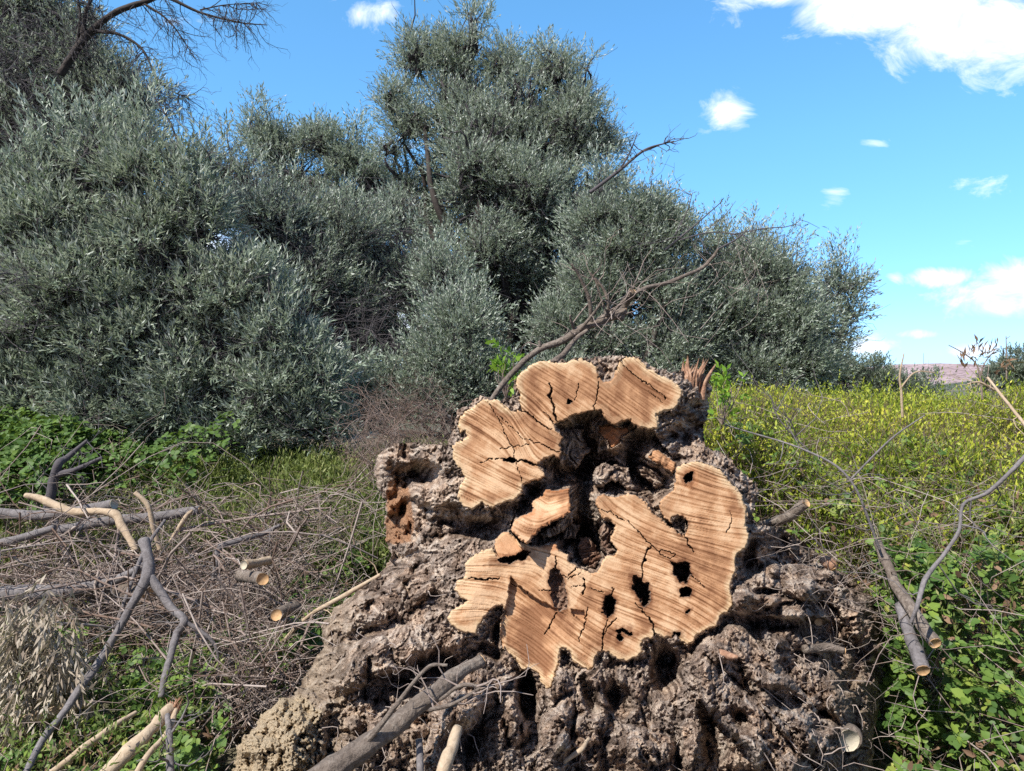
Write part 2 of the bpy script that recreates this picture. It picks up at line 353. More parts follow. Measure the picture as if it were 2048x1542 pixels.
HULL_ = z1([(265,248),(120,330),(95,450),(110,560),(115,690),(160,728),(280,724),(390,680),(350,760),(345,820),(280,850),(270,890),(150,960),(105,1060),(75,1195),(110,1245),(200,1262),(300,1260),(345,1350),(465,1430),(500,1497),(530,1490),(556,1370),(690,1418),(840,1380),(915,1300),(965,1262),(1100,1308),(1240,1215),(1300,1120),(1310,960),(1365,870),(1360,740),(1310,620),(1230,545),(1130,520),(1000,470),(960,400),(990,345),(1075,270),(1080,215),(940,126),(860,70),(750,64),(640,72),(500,88),(385,135),(366,180),(340,250)])
sdA = poly_sd(A_, UW, VW); sdB = poly_sd(B_, UW, VW); sdC = poly_sd(C_, UW, VW); sdT = poly_sd(TG_, UW, VW); sdT2 = poly_sd(TG2_, UW, VW)
# the jagged holes and cracks in the cut
def ell(cx, cy, rx, ry, ang=0, U=UW, V=VW):
    a = math.radians(ang); x = (U - cx) * math.cos(a) + (V - cy) * math.sin(a); y = -(U - cx) * math.sin(a) + (V - cy) * math.cos(a)
    return (np.sqrt((x / rx) ** 2 + (y / ry) ** 2) - 1) * min(rx, ry)
Z = lambda a, b: (860 + a / 2.1414, 680 + b / 2.1414)
UH = UW + 6 * fbm(UU / 11, VV / 11, o=3, seed=141); VH = VW + 6 * fbm(UU / 11, VV / 11, o=3, seed=142)
ellh = lambda *a: ell(*(list(a) + [0] * (5 - len(a))), U=UH, V=VH)
holes = [ellh(*Z(1076, 790), 13, 16, 10), poly_sd(z1([(1035,948),(1060,958),(1080,950),(1108,962),(1115,1005),(1100,1038),(1070,1040),(1045,1010)]), UH, VH),
         ellh(*Z(1095, 1080), 12, 10), ellh(*Z(905, 1070), 14, 30, -28), ellh(*Z(768, 1140), 13, 20, 10), ellh(*Z(548, 1065), 15, 45, -10), ellh(*Z(820, 1245), 10, 4, -20), ellh(*Z(845, 1255), 8, 3, 30), ellh(*Z(810, 1270), 5, 7, 0),
         ellh(*Z(352, 938), 30, 7, -8), ellh(*Z(1105, 590), 9, 10), ellh(*Z(342, 514), 14, 6, 5), ellh(*Z(598, 268), 6, 7, 20), ellh(*Z(1105,1163), 3, 5), ellh(*Z(920,1125), 8, 8), ellh(*Z(1057,1262), 7, 4), ellh(*Z(395,925), 16, 9, -20)]
hole = np.minimum.reduce(holes)
cracks = [([(515,190),(522,215),(510,240),(522,270),(530,300),(548,352)], 2.2), ([(705,310),(708,270),(718,245),(722,180)], 1.2), ([(890,815),(925,850),(960,890),(985,912)], .9), ([(945,885),(925,920),(912,960),(905,1020)], 1.6),
          ([(1088,838),(1100,865),(1130,910)], 1.5), ([(545,1170),(520,1210),(498,1255)], 1.3), ([(765,1200),(742,1240),(735,1335)], 1.4), ([(800,1190),(760,1240),(735,1270)], 1.0), ([(935,1188),(962,1220),(958,1262)], 2.0),
          ([(365,520),(400,520),(440,528),(478,545)], 2.3), ([(390,298),(430,325),(470,360),(530,388)], 1.0), ([(490,305),(520,340),(550,385)], .8), ([(980,745),(1010,775),(1045,800)], 4.0), ([(170,1015),(210,1025),(240,1030),(300,1020)], 1.6), 
          ([(780,1100),(788,1065)], 1.2), ([(590,1025),(640,1000)], 1.0), ([(660,1020),(665,1060),(655,1090)], 1.2), ([(538,935),(540,1000)], 1.6), ([(220,525),(260,510),(320,505)], .7), ([(300,470),(350,455),(430,448)], .6), ([(640,190),(620,260)], .6),([(345,1040),(390,1060),(420,1080)],.6), ([(470,1070),(500,1070),(545,1080)],.7), ([(680,1150),(640,1290)],.7), ([(812,90),(850,130),(900,165),(960,205),(1010,250)],.8), ([(720,725),(770,735),(850,780),(890,815)],.7), ([(250,262),(300,350),(350,450),(395,600)],.6), ([(300,330),(400,420),(560,480)],.45), ([(1000,270),(940,220)],.5), ([(880,1130),(930,1190)],.8),([(1290,740),(1285,800),(1270,830)],.7),([(1120,1010),(1180,1060)],.5),([(750,1080),(640,1050),(600,1060)],.6),([(640,970),(590,1010),(560,1010)],.8), ([(985,912),(1010,900),(1050,915),(1040,930),(1000,930),(985,912)],.7)]
crk = np.full(UU.shape, 1e9)
for pts, wd in cracks:
    d, s = line_d(z1(pts), UH * .6 + UW * .4, VH * .6 + VW * .4); crk = np.minimum(crk, d / wd * (1 + .8 * np.abs(s - .5)))
onA = sdA < 0; onB = sdB < 0; onC = sdC < 0; onT = sdT < 0; onT2 = sdT2 < 0
cut = (onA | onB | onC | onT | onT2)
hm = hole < 0
cutf = cut & ~hm
# cut plane depth
def plane(U, V): return 3.02 - .45 * (V - 715) / 660 + .04 * (U - 1200) / 300
PL = plane(UU, VV)
hull = poly_sd(HULL_, UW, VW)
cutd = np.minimum.reduce([sdA, sdB, sdC, sdT, sdT2])
# direction field on the cut -> streaks by line integral convolution
ctl = [(930,840,28),(960,930,27),(985,845,33),(1035,850,58),(1045,900,66),(1100,880,27),(1080,850,30),(950,985,26),(1030,960,26),(1065,955,20),(1060,780,38),(1120,800,36),(1150,750,28),(1085,820,48),(1090,760,30),
       (1250,760,40),(1300,780,32),(1340,790,24),(1240,830,36),(1300,830,38),(1230,730,50),(1400,950,22),(1450,1000,12),(1470,1060,6),(1400,1050,10),(1370,1000,14),(1450,1120,18),(1400,1180,28),(1430,1230,34),
       (1210,1010,50),(1240,1025,32),(1260,1060,25),(1300,1110,20),(1250,1150,14),(1280,1200,18),(1330,1240,24),(1380,1270,35),(1210,1180,22),(1100,1170,42),(1050,1200,34),(1130,1250,40),(1100,1310,42),(1180,1290,34),(1220,1300,26),(1040,1250,30),(1090,1210,50),
       (950,1180,6),(970,1120,-6),(930,1240,-4),(1000,1120,2),(1040,1130,4),(1045,1045,30),(1070,1062,2),(1100,1045,-32),(1115,1010,-20),(1080,1010,35),(1005,1085,62),(1030,1095,40),(1230,870,35),(1340,920,30)]
ctl = np.array(ctl, float)
cs = np.zeros(UU.shape); sn = np.zeros(UU.shape)
for (a, b, g) in ctl:
    wgt = 1 / ((UU - a) ** 2 + (VV - b) ** 2 + 60) ** 1.5
    cs += wgt * math.cos(math.radians(g) * 2); sn += wgt * math.sin(math.radians(g) * 2)
ang = .5 * np.arctan2(sn, cs)
# bark flow: away from the cut centre, bending downwards, wriggling
ba = np.arctan2(VV - 1010 + 60, UU - 1190) ; ba = ba + 3.0 * fbm(UU / 38, VV / 38, o=3, seed=33)
ang = np.where(cut, ang, ba)
def bil(Aa, fi, fj):
    fi = np.clip(fi, 0, NVv - 1.01); fj = np.clip(fj, 0, NU - 1.01)
    i = fi.astype(int); j = fj.astype(int); a = fi - i; b = fj - j
    return (Aa[i, j] * (1 - b) + Aa[i, j + 1] * b) * (1 - a) + (Aa[i + 1, j] * (1 - b) + Aa[i + 1, j + 1] * b) * a
def lic(noise, ang, steps, st=1.0):
    DX = np.cos(ang).astype(np.float32); DY = np.sin(ang).astype(np.float32)
    out = noise.copy(); I0, J0 = np.mgrid[0:NVv, 0:NU].astype(np.float32)
    for sg in (1, -1):
        fi = I0.copy(); fj = J0.copy()
        for k in range(steps):
            ii = np.clip(np.rint(fi), 0, NVv - 1).astype(int); jj = np.clip(np.rint(fj), 0, NU - 1).astype(int)
            fj += sg * st * DX[ii, jj]; fi += sg * st * DY[ii, jj]
            out += bil(noise, fi, fj)
    return (out / (2 * steps + 1)).astype(np.float32)
def blur(a, k=1):
    for _ in range(k):
        a = (a + np.roll(a, 1, 0) + np.roll(a, -1, 0)) / 3; a = (a + np.roll(a, 1, 1) + np.roll(a, -1, 1)) / 3
    return a
wn = rng.random(UU.shape).astype(np.float32)
wn2 = blur(rng.random(UU.shape).astype(np.float32), 2)
def norm(a, m): mu = a[m].mean(); return (a - mu) / (a[m].std() + 1e-9)
l1 = norm(lic(wn, ang, 36), cut); l2 = norm(lic(blur(wn, 1), ang, 50, 1.4), cut)
streak = norm(l1 - .9 * blur(l1, 4), cut)
streak = norm(streak + .5 * norm(l2 - .9 * blur(l2, 8), cut), cut) * (.75 + .6 * fbm(UU / 45, VV / 45, o=2, seed=37))
b1 = norm(lic(blur(rng.random(UU.shape).astype(np.float32), 1), ba, 11), ~cut)
b2 = norm(lic(blur(rng.random(UU.shape).astype(np.float32), 4), ba, 14, 1.6), ~cut)
# --- cut surface relief
dark = sstep(streak, .2, 1.6)
depth_cut = PL + .0025 * dark + .003 * fbm(UU / 40, VV / 40, o=3, seed=41)
# stepped saw passes
peach = poly_sd(z1([(60,1150),(60,1270),(210,1280),(322,1140),(348,1060),(340,1010),(520,1080),(560,1170),(620,1140),(700,1000),(590,900),(545,860),(260,810),(60,900)]), UW, VW)
brown = poly_sd(z1([(348,1015),(322,1140),(295,1290),(420,1450),(700,1440),(720,1200),(610,1190),(520,1140),(430,1090)]), UW, VW)
depth_cut = np.where(onB, depth_cut + .035 * sstep(-brown, -1, 2) * (1 - sstep(UU, 1060, 1150)), depth_cut)
depth_cut = np.where(onB & (peach < 0), depth_cut - .010 * sstep(-peach, 0, 70), depth_cut)
ledge = poly_sd(z1([(605,1150),(660,1160),(675,1200),(640,1192),(615,1180)]), UW, VW)
depth_cut = depth_cut + .02 * sstep(-ledge, -1, 1)
# flap: juts out, dished
vC = (VV - 980) / 110
depth_cut = np.where(onC, PL - .045 - .07 * sstep(vC, .2, 1) + .05 * sstep(-vC, -.6, 0) + .004 * dark + .02 * np.sin((UU - 1020) / 40), depth_cut)
dD = poly_sd(z1([(276,905),(270,850),(320,815),(350,815),(400,900),(350,925),(290,930)]), UW, VW)
depth_cut = np.where(onB & (dD < 0), depth_cut + .02, depth_cut)
depth_cut = np.where(onT, PL + .13 + .02 * fbm(UU / 15, VV / 15, o=3, seed=2), depth_cut)
depth_cut = np.where(onT2, PL + .06 + .02 * fbm(UU / 15, VV / 15, o=3, seed=2), depth_cut)
depth_cut += .035 * (1 - sstep(crk, .55, 1.15)) * (~onC)
rim = sstep(-cutd, 0, 4); depth_cut += .012 * (1 - rim)
# --- body
SIL = [(700,1192),(722,1170),(760,1150),(782,1112),(768,1060),(772,1010),(748,950),(755,908),(790,888),(830,884),(895,890),(905,860),(915,820),(960,792),(1000,800),(1030,790),(1028,760),(1050,736),(1100,722),(1160,714),(1215,712),(1270,712),(1310,735),(1340,745),(1365,742),(1385,750),(1410,752),(1424,775),(1420,810),(1412,850),(1408,890),(1440,905),(1482,945),(1512,970),(1520,1000),(1505,1030),(1512,1055),(1560,1052),(1600,1078),(1640,1112),(1680,1118),(1702,1150),(1740,1180),(1772,1228),(1778,1262),(1768,1320),(1764,1400),(1745,1480),(1752,1560),(1790,1650),(1800,1900),(420,1900),(445,1600),(480,1480),(520,1432),(560,1400),(600,1385),(610,1345),(640,1290),(650,1242),(668,1215)]
UB = UU + 8 * fbm(UU / 18, VV / 18, o=4, seed=51) + 16 * sstep(-UU, -720, -620) * fbm(UU / 34, VV / 34, o=3, seed=53); VB = VV + 8 * fbm(UU / 18, VV / 18, o=4, seed=52) + 16 * sstep(-UU, -720, -620) * fbm(UU / 34, VV / 34, o=3, seed=54)
sil = -poly_sd(SIL, UB, VB)            # positive inside
lowness = sstep(VV, 1000, 1640)
body = 3.28 - .22 * sstep(VV, 900, 1180) - .85 * lowness
ts = np.clip(sil / 190, 0, 1); body = body + .62 * (1 - np.sqrt(np.clip(1 - (1 - ts) ** 2, 0, 1)))
body = body + .10 * sstep(UU, 1520, 1780) + .0 * UU
# big lumps
wu = UU + 26 * fbm(UU / 70, VV / 70, o=4, seed=61, r=.6); wv = VV + 26 * fbm(UU / 70, VV / 70, o=4, seed=62, r=.6)
rad = np.arctan2(VV - 1010, UU - 1190)
bl = np.abs(fbm(wu / 70, wv / 80, o=3, seed=63)); body = body - .22 * (bl - .35)
bl2 = np.abs(fbm(wu / 34, wv / 44, o=2, seed=66)); body = body - .075 * (bl2 - .3)
roots = [([(1120,1400),(1110,1460),(1100,1620)], 34, .17), ([(1175,1360),(1185,1430),(1165,1540),(1150,1650)], 30, .12), ([(1430,1330),(1450,1400),(1520,1470),(1620,1600)], 42, .2), ([(1390,1320),(1390,1400),(1380,1470),(1400,1620)], 32, .15),
         ([(1490,1190),(1560,1165),(1640,1160),(1700,1190),(1760,1290)], 34, .16), ([(1490,1215),(1560,1220),(1620,1230),(1650,1290)], 26, .12), ([(1470,1290),(1540,1370),(1600,1450),(1680,1520)], 38, .17), ([(1520,1080),(1570,1080),(1600,1110)], 34, .12),
         ([(980,1080),(900,1120),(840,1180),(760,1220),(690,1235)], 30, .12), ([(1000,1310),(960,1370),(900,1440),(880,1560)], 40, .12), ([(900,1260),(820,1290),(740,1320),(650,1400)], 36, .12), ([(860,900),(850,980),(845,1060),(830,1120)], 34, .15),
         ([(860,900),(800,905),(770,940),(775,1020),(800,1100)], 20, .12), ([(1020,1370),(1010,1450),(1030,1560)], 26, .12), ([(1260,1350),(1250,1420),(1280,1520),(1260,1620)], 30, .12), ([(1545,1100),(1520,1150),(1500,1180)], 28, .10),
         ([(930,1060),(870,1090),(850,1140)], 30, .08), ([(1640,1350),(1660,1420),(1640,1500)], 40, .08), ([(1420,790),(1405,850),(1420,900)], 22, .08),([(1500,960),(1515,1010),(1500,1060)], 18, .12), ([(1330,1430),(1320,1500),(1340,1600)], 26, .12)]
for pts, wd, hh in roots:
    if abs(pts[-1][0] - pts[0][0]) < 40 and pts[-1][1] > 1500: hh = hh * .55
    else: wd = wd * 1.12; hh = hh * 1.15
    d, s = line_d(pts, wu * .5 + UU * .5, wv * .5 + VV * .5)
    r = np.clip(1 - (d / wd) ** 2, 0, 1); body = body - hh * 1.25 * np.sqrt(r) * (.35 + .65 * np.sin(np.pi * np.clip(s * .9 + .1, 0, 1)))
bumps = [(690,1340,40,55,.1),(720,1205,24,18,.06),(865,1195,26,18,.07),(800,1180,20,16,.05),(1690,1165,20,22,.06),(1630,1185,24,18,.06),(760,1250,20,16,.05),(800,1340,22,16,.06),(930,1210,30,20,.05),(1430,1300,34,26,.07),(1300,1500,50,40,.07),(580,1470,90,90,.12),(1560,1300,30,30,.05),(1240,715,22,12,.05),(1130,1485,20,20,.08),(1700,1270,20,16,.05),(1480,1500,50,50,.06)]
for (a, b, c, d_, h_) in bumps:
    q = np.clip(1 - ((wu - a) / c) ** 2 - ((wv - b) / d_) ** 2, 0, 1); body = body - 1.5 * h_ * np.sqrt(q)
# the trunk stands forward of the root plate
spread = np.where(VV > 1150, 95, 80) * (1 + .5 * fbm(UU / 30, VV / 30, o=2, seed=71))
HEART = poly_sd(z1([(545,352),(610,325),(700,300),(740,300),(770,350),(860,345),(950,386),(1000,470),(1055,545),(1040,640),(985,690),(985,740),(1050,810),(1035,815),(940,725),(850,655),(715,668),(720,740),(740,775),(790,800),(800,905),(735,950),(700,1000),(600,950),(545,868),(440,880),(380,865),(345,815),(360,770),(395,690),(400,625),(495,582),(488,545),(530,497),(568,480),(560,400)]), UB, VB)
hd = np.clip(np.where(cut, 0, cutd), 0, None)
lit = np.clip(sstep(-VV, -1000, -850) + sstep(-UU, -1000, -940), 0, 1)
tr = PL + .012 + (.045 - .035 * lit) * sstep(hd, 0, 6) + .34 * (hd / spread) ** (1.2 + .3 * lit)
body = np.where((hd < spread * 1.6) & (HEART > 0), np.minimum(body, tr) , body)
pits = [(1052,1395,20,62,.32,-6),(842,948,44,24,.22,12),(1330,1340,26,55,.22,0),(1560,1245,50,16,.14,5),(1640,1262,40,26,.18,10),(800,1365,46,30,.16,-10),(1243,1405,22,40,.15,-10),(1482,1445,18,34,.14,-30),(960,1060,70,22,.16,10),(1180,1395,16,38,.14,-25),
        (1570,1400,50,24,.16,25),(980,1300,30,16,.14,20),(1690,1330,40,60,.12,0),(1425,1500,26,30,.12,0),(1500,1110,14,34,.14,10),(1410,1440,12,50,.12,-25),(1640,1440,40,26,.12,30),(900,1030,36,22,.12,0),(870,1330,50,30,.12,0),(1350,920,20,10,.08,0),(1000,1260,14,24,.14,20),(735,1100,10,10,.0,0),(930,1490,50,40,.14,0),(1130,1250,1,1,.0,0),(1225,1395,14,30,.14,0),(1530,1180,30,8,.10,0),(1480,1350,22,40,.12,-30)]
for (a, b, c, d_, h_, an) in pits:
    q = ell(a, b, c * 1.15, d_ * 1.15, an, wu * .4 + UU * .6, wv * .4 + VV * .6) / min(c, d_)
    body = body + 1.1 * h_ * (1 - sstep(q, -.75, .12))
eb = sstep(-poly_sd([(440,1900),(440,1560),(500,1440),(560,1395),(612,1390),(640,1430),(630,1500),(650,1620),(700,1900)], UB, VB), -3, 8)
so_ = sstep(-UU, -800, -680); body = body + so_ * (.05 * np.abs(fbm(UU / 22, VV / 22, o=4, seed=163, r=.6)) + .025 * fbm(UU / 9, VV / 9, o=3, seed=164) - .02)
body = body + eb * (.14 * np.abs(fbm(UU / 34, VV / 34, o=5, seed=161, r=.65)) + .035 * fbm(UU / 8, VV / 8, o=3, seed=162) - .06)
# orange hollow beside the burl
hol = poly_sd([(772,965),(800,958),(822,985),(830,1040),(822,1080),(790,1090),(768,1078),(775,1020)], UB, VB)
body = body + .05 * sstep(-hol, -6, 14)
# bark texture
barkfine = .010 * b1 * .55 + .012 * b2 * .5
rid = 1 - np.abs(fbm(wu / 13, wv / 16, o=3, seed=81)) * 2
knob = fbm(UU / 7, VV / 7, o=3, seed=83)
body = body - (barkfine * .5 + .016 * (rid - .6) + .022 * knob - .03 * np.abs(fbm(UU / 26 + 3, VV / 26, o=3, seed=87)) + .016 * np.abs(fbm(UU / 11, VV / 11, o=2, seed=88)) + .010 * fbm(UU / 3.2, VV / 3.2, o=1, seed=89))
# inside the hollow heart of the stump
incav = (HEART < 2) & ~cut
cav = PL + .10 + np.clip(cutd, 0, 60) / 60 * .55
cav = cav - .05 * np.abs(fbm(wu / 22, wv / 60, o=3, seed=91)) * 2 - .012 * b1 * .6 + .02 * fbm(UU / 8, VV / 8, o=3, seed=92)
feat = [(z1([(705,590),(712,545),(745,530),(790,535),(808,570),(800,610),(770,600),(740,625),(712,622)]), .10, .05), (z1([(790,532),(845,545),(852,580),(885,640),(860,650),(820,630),(800,590)]), .13, .04),
        (z1([(885,545),(930,535),(960,550),(985,560),(1010,590),(1000,640),(960,640),(945,600),(900,580)]), .22, .05), (z1([(640,850),(670,838),(715,880),(735,930),(700,980),(655,960),(632,900)]), .16, .05), (z1([(570,395),(610,375),(670,385),(650,420),(690,470),(620,560),(575,540),(565,450)]), .22, .05),
        (z1([(740,780),(785,800),(770,870),(795,905),(770,925),(730,880),(720,820)]), .08, .04), (z1([(590,780),(640,790),(620,850),(570,860),(560,800)]), .18, .04), (z1([(800,460),(840,440),(850,490),(830,560),(790,520)]), .25, .06), (z1([(570,740),(610,745),(600,790),(520,850),(480,860),(470,830),(540,790)]), .06, .03)]
for pl, off, th in feat:
    q = poly_sd(pl, UB, VB); t_ = np.clip(-q / 9, 0, 1)
    cav = np.where(q < 0, np.minimum(cav, PL + off - th * np.sqrt(1 - (1 - t_) ** 2) + .014 * fbm(UU / 8, VV / 8, o=3, seed=93) - .008 * b1), cav)
notch = incav & (hull > -14)     # between the lobes, close to the rim: bark
cav = cav
knot = ell(1212, 740, 18, 22); cav = np.where(knot < 4, np.minimum(cav, PL + .045 + .012 * knob), cav)
body = np.where(incav, cav, body)
# holes go in
body_h = PL + .05 + .16 * sstep(-hole, 0, 7) + .02 * fbm(UU / 5, VV / 5, o=2, seed=95)
h6 = holes[5]; body_h = np.where(h6 < 0, PL + .02 + .03 * sstep(-h6, 0, 8) + .02 * fbm(UU / 5, VV / 5, o=3, seed=96), body_h)
fullD = np.where(cutf, depth_cut, np.where(cut & hm, body_h, body))
# ragged 3-D jitter so that walls are not clean
px3 = (UU - 1024) / FPX * fullD; pz3 = CZ - (VV - 771) / FPX * fullD
valid = sil > 0
VS = np.stack([px3, fullD, pz3], -1)
tanoff = np.where(cutf, 0.0, 1.0)
VS[..., 0] += tanoff * .004 * fbm(UU / 5, VV / 5, fullD * 60, o=2, seed=101)
VS[..., 2] += tanoff * .004 * fbm(UU / 5, VV / 5, fullD * 60, o=2, seed=102)
stump = empty('tree_stump', (.25, 3.0, 0), 'huge gnarled olive stump with its freshly sawn tan face turned to the viewer', 'tree stump')
def submesh(name, mask_faces, mat, attrs, parent, smooth=True):
    F = gridF(NVv, NU)[mask_faces.ravel()][:, ::-1]
    used, inv = np.unique(F, return_inverse=True)
    return np_mesh(name, VS.reshape(-1, 3)[used], [inv.reshape(F.shape)], mat, parent, {k: a.ravel()[used] for k, a in attrs.items()}, smooth)
q4 = lambda m: m[:-1, :-1] & m[:-1, 1:] & m[1:, 1:] & m[1:, :-1]
fv = q4(valid)
soilm = np.clip(sstep(-UU, -760, -600) * .9 + .7 * sstep(fbm(UU / 60, VV / 60, o=3, seed=111), .1, .5) * sstep(-UU, -980, -700) * sstep(VV, 1120, 1220) + .8 * sstep(UU, 1640, 1700) * sstep(VV, 1290, 1380) * sstep(fbm(UU / 40, VV / 40, o=3, seed=112), -.3, .3), 0, 1)
earth = sstep(-poly_sd([(440,1900),(440,1560),(500,1440),(560,1395),(612,1390),(640,1430),(630,1500),(650,1620),(700,1900)], UB, VB), -3, 4)
torn = sstep(-hol, -3, 3)
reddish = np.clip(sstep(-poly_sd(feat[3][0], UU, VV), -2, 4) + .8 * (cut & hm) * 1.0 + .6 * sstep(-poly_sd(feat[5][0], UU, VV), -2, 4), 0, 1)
# parts: one face per separate slab
def faces_of(m): return q4(m & cutf)
fc = {'A': faces_of(onA), 'B': faces_of(onB), 'C': faces_of(onC), 'T': faces_of(onT), 'T2': faces_of(onT2)}
allc = np.zeros_like(fv)
for k in fc: allc |= fc[k]
fv_b = fv & ~allc
crkm = (1 - sstep(crk, .7, 1.3)) * cutf
tone = np.clip(.5 + 1.0 * fbm(UU / 38, VV / 46, o=4, seed=121, r=.6) + .3 * norm(blur(l2, 3), cut) * .5 + .35 * sstep(-brown, -3, 6) * (1 - sstep(UU, 1080, 1200)) - .55 * sstep(-peach, -2, 6), 0, 1)
rimf = np.where(onC | onT | onT2, 1, sstep(np.minimum(np.abs(np.minimum(sdA, sdB)), 60) + 5 * fbm(UU / 14, VV / 14, o=2, seed=123), 3, 17))
outer = sstep(-hull, 22, 40); rimf = np.maximum(rimf, outer * .8)
redc = np.clip(sstep(-ell(*Z(520, 885), 34, 10, 5), -3, 6) + (onB & (dD < 0)) * .6 + onT * .7 + .5 * (onC & (sdC > -5)) + .4 * sstep(-ell(*Z(1110, 590), 22, 24), -2, 6) + .6 * sstep(-ell(*Z(305,1290), 8, 30), -3, 6) + .5 * sstep(-ell(*Z(445,745), 22, 12), -2, 4), 0, 1)
attrs_c = {'streak': streak, 'tone': tone, 'rim': rimf, 'crack': crkm, 'red': redc, 'rot': (1 - sstep(hole + 4 * fbm(UU / 7, VV / 7, o=3, seed=151), 0, 9)) * onB}
attrs_b = {'soil': soilm, 'earth': earth, 'torn': torn, 'red': reddish, 'bk': b1 * .5 + b2 * .5}
m, n = new_mat('sawn_face'); M['face'] = m
def att(n, k): return n.n('ShaderNodeAttribute', attribute_name=k).outputs['Fac']
tcn = n.n('ShaderNodeTexCoord')
st_ = att(n, 'streak'); to = att(n, 'tone')
base = n.ramp(to, [(0, (.60, .395, .24)), (.45, (.44, .243, .13)), (1, (.25, .12, .06))])
rimc = n.mix(att(n, 'rim'), (.57, .41, .255), base)
sf = n.ramp(n.m('MULTIPLY', n.m('ADD', st_, 2.5), .2), [(.0, (1.15, 1.17, 1.2)), (.45, (1.02, 1.02, 1.02)), (.58, (.83, .78, .71)), (.82, (.50, .42, .34))])
sfm = n.mix(n.ramp(to, [(0, .45), (.45, 1.0)]), (1, 1, 1), sf)
c1 = n.mix(1.0, rimc, sfm, 'MULTIPLY')
c2 = n.mix(n.m('MULTIPLY', att(n, 'red'), .75), c1, (.42, .17, .07))
fn = n.noise(tcn.outputs['Object'], 220, 4, .7)
c3 = n.mix(.35, c2, n.mix(1.0, c2, n.ramp(fn, [(.3, (.55, .5, .45)), (.7, (1.3, 1.3, 1.3))]), 'MULTIPLY'))
c3 = n.mix(n.m('MULTIPLY', att(n, 'rot'), .85), c3, n.mix(1.0, c3, (.38, .27, .22), 'MULTIPLY'))
c4 = n.mix(att(n, 'crack'), c3, (.05, .03, .02))
b = n.n('ShaderNodeBsdfPrincipled'); n.l(c4, b.inputs['Base Color']); b.inputs['Roughness'].default_value = .8; b.inputs['Specular IOR Level'].default_value = .2
bp = n.n('ShaderNodeBump'); bp.inputs['Distance'].default_value = .002; bp.inputs['Strength'].default_value = .6; n.l(fn, bp.inputs['Height']); n.l(bp.outputs[0], b.inputs['Normal'])
o = n.n('ShaderNodeOutputMaterial'); n.l(b.outputs[0], o.inputs[0])
m, n = new_mat('stump_bark'); M['bark'] = m
tcn = n.n('ShaderNodeTexCoord'); ob = tcn.outputs['Object']
f1 = n.noise(ob, 90, 6, .7, 1.2); f2 = n.noise(ob, 9, 4, .6); f3 = n.noise(ob, 260, 3, .7)
bk = n.m('ADD', .5, n.m('MULTIPLY', att(n, 'bk'), .2))
fm = n.m('ADD', n.m('MULTIPLY', f1, .6), n.m('MULTIPLY', bk, .4))
c = n.ramp(fm, [(.36, (.055, .042, .034)), (.45, (.16, .125, .105)), (.53, (.35, .29, .25)), (.62, (.58, .51, .44))])
c = n.mix(n.ramp(f2, [(.4, 0.0), (.65, .55)]), c, n.mix(1.0, c, (1.15, .92, .72), 'MULTIPLY'))
sc = n.ramp(fm, [(.33, (.15, .105, .07)), (.5, (.34, .26, .185)), (.7, (.52, .42, .31))])
c = n.mix(1.0, c, (1.03, .98, .93), 'MULTIPLY')
c = n.mix(att(n, 'soil'), c, sc)
c = n.mix(att(n, 'earth'), c, n.ramp(f1, [(.32, (.16, .11, .065)), (.45, (.40, .30, .19)), (.62, (.60, .48, .33))]))
c = n.mix(att(n, 'torn'), c, n.ramp(f1, [(.3, (.16, .075, .035)), (.5, (.34, .18, .10)), (.65, (.46, .28, .17))]))
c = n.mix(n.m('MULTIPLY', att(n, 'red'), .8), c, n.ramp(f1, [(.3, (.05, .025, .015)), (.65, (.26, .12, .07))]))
b = n.n('ShaderNodeBsdfPrincipled'); n.l(c, b.inputs['Base Color']); b.inputs['Roughness'].default_value = .95; b.inputs['Specular IOR Level'].default_value = .15
bp = n.n('ShaderNodeBump'); bp.inputs['Distance'].default_value = .012; bp.inputs['Strength'].default_value = .9; n.l(n.m('ADD', f1, n.m('MULTIPLY', f3, .4)), bp.inputs['Height']); n.l(bp.outputs[0], b.inputs['Normal'])
o = n.n('ShaderNodeOutputMaterial'); n.l(b.outputs[0], o.inputs[0])
barko = submesh('bark', fv_b, M['bark'], attrs_b, stump)
labs = {'A': 'upper sawn slab, arching over the hollow heart', 'B': 'big lower sawn slab pierced by dark holes', 'C': 'raised curved flap of sawn wood left of the hollow', 'T': 'small reddish tongue of sawn wood hanging into the hollow', 'T2': 'small torn tongue of wood right of the hollow'}
for k in fc:
    o = submesh('sawn_face', fc[k], M['face'], attrs_c, stump); o['label'] = labs[k]
# rear shell of the root plate so that it is a solid body
s4 = slice(None, None, 10)
Ub, Vb, sb = UU[s4, s4], VV[s4, s4], np.clip(sil[s4, s4], -10, None)
rb = 3.28 - .22 * sstep(Vb, 900, 1180) - .85 * sstep(Vb, 1000, 1640) + .6
db = rb + .5 * np.sqrt(np.clip(sb, 0, 200) / 200) + .05 * fbm(Ub / 40, Vb / 40, o=3, seed=131)
VSb = np.stack([(Ub - 1024) / FPX * rb, db, CZ - (Vb - 771) / FPX * rb], -1)
ff = q4(sb > 14); Fb = gridF(*Ub.shape)[ff.ravel()]
used, inv = np.unique(Fb, return_inverse=True)
np_mesh('rear_bark', VSb.reshape(-1, 3)[used], [inv.reshape(Fb.shape)], M['bark'], stump, {k: np.zeros(len(used)) for k in attrs_b}, True)
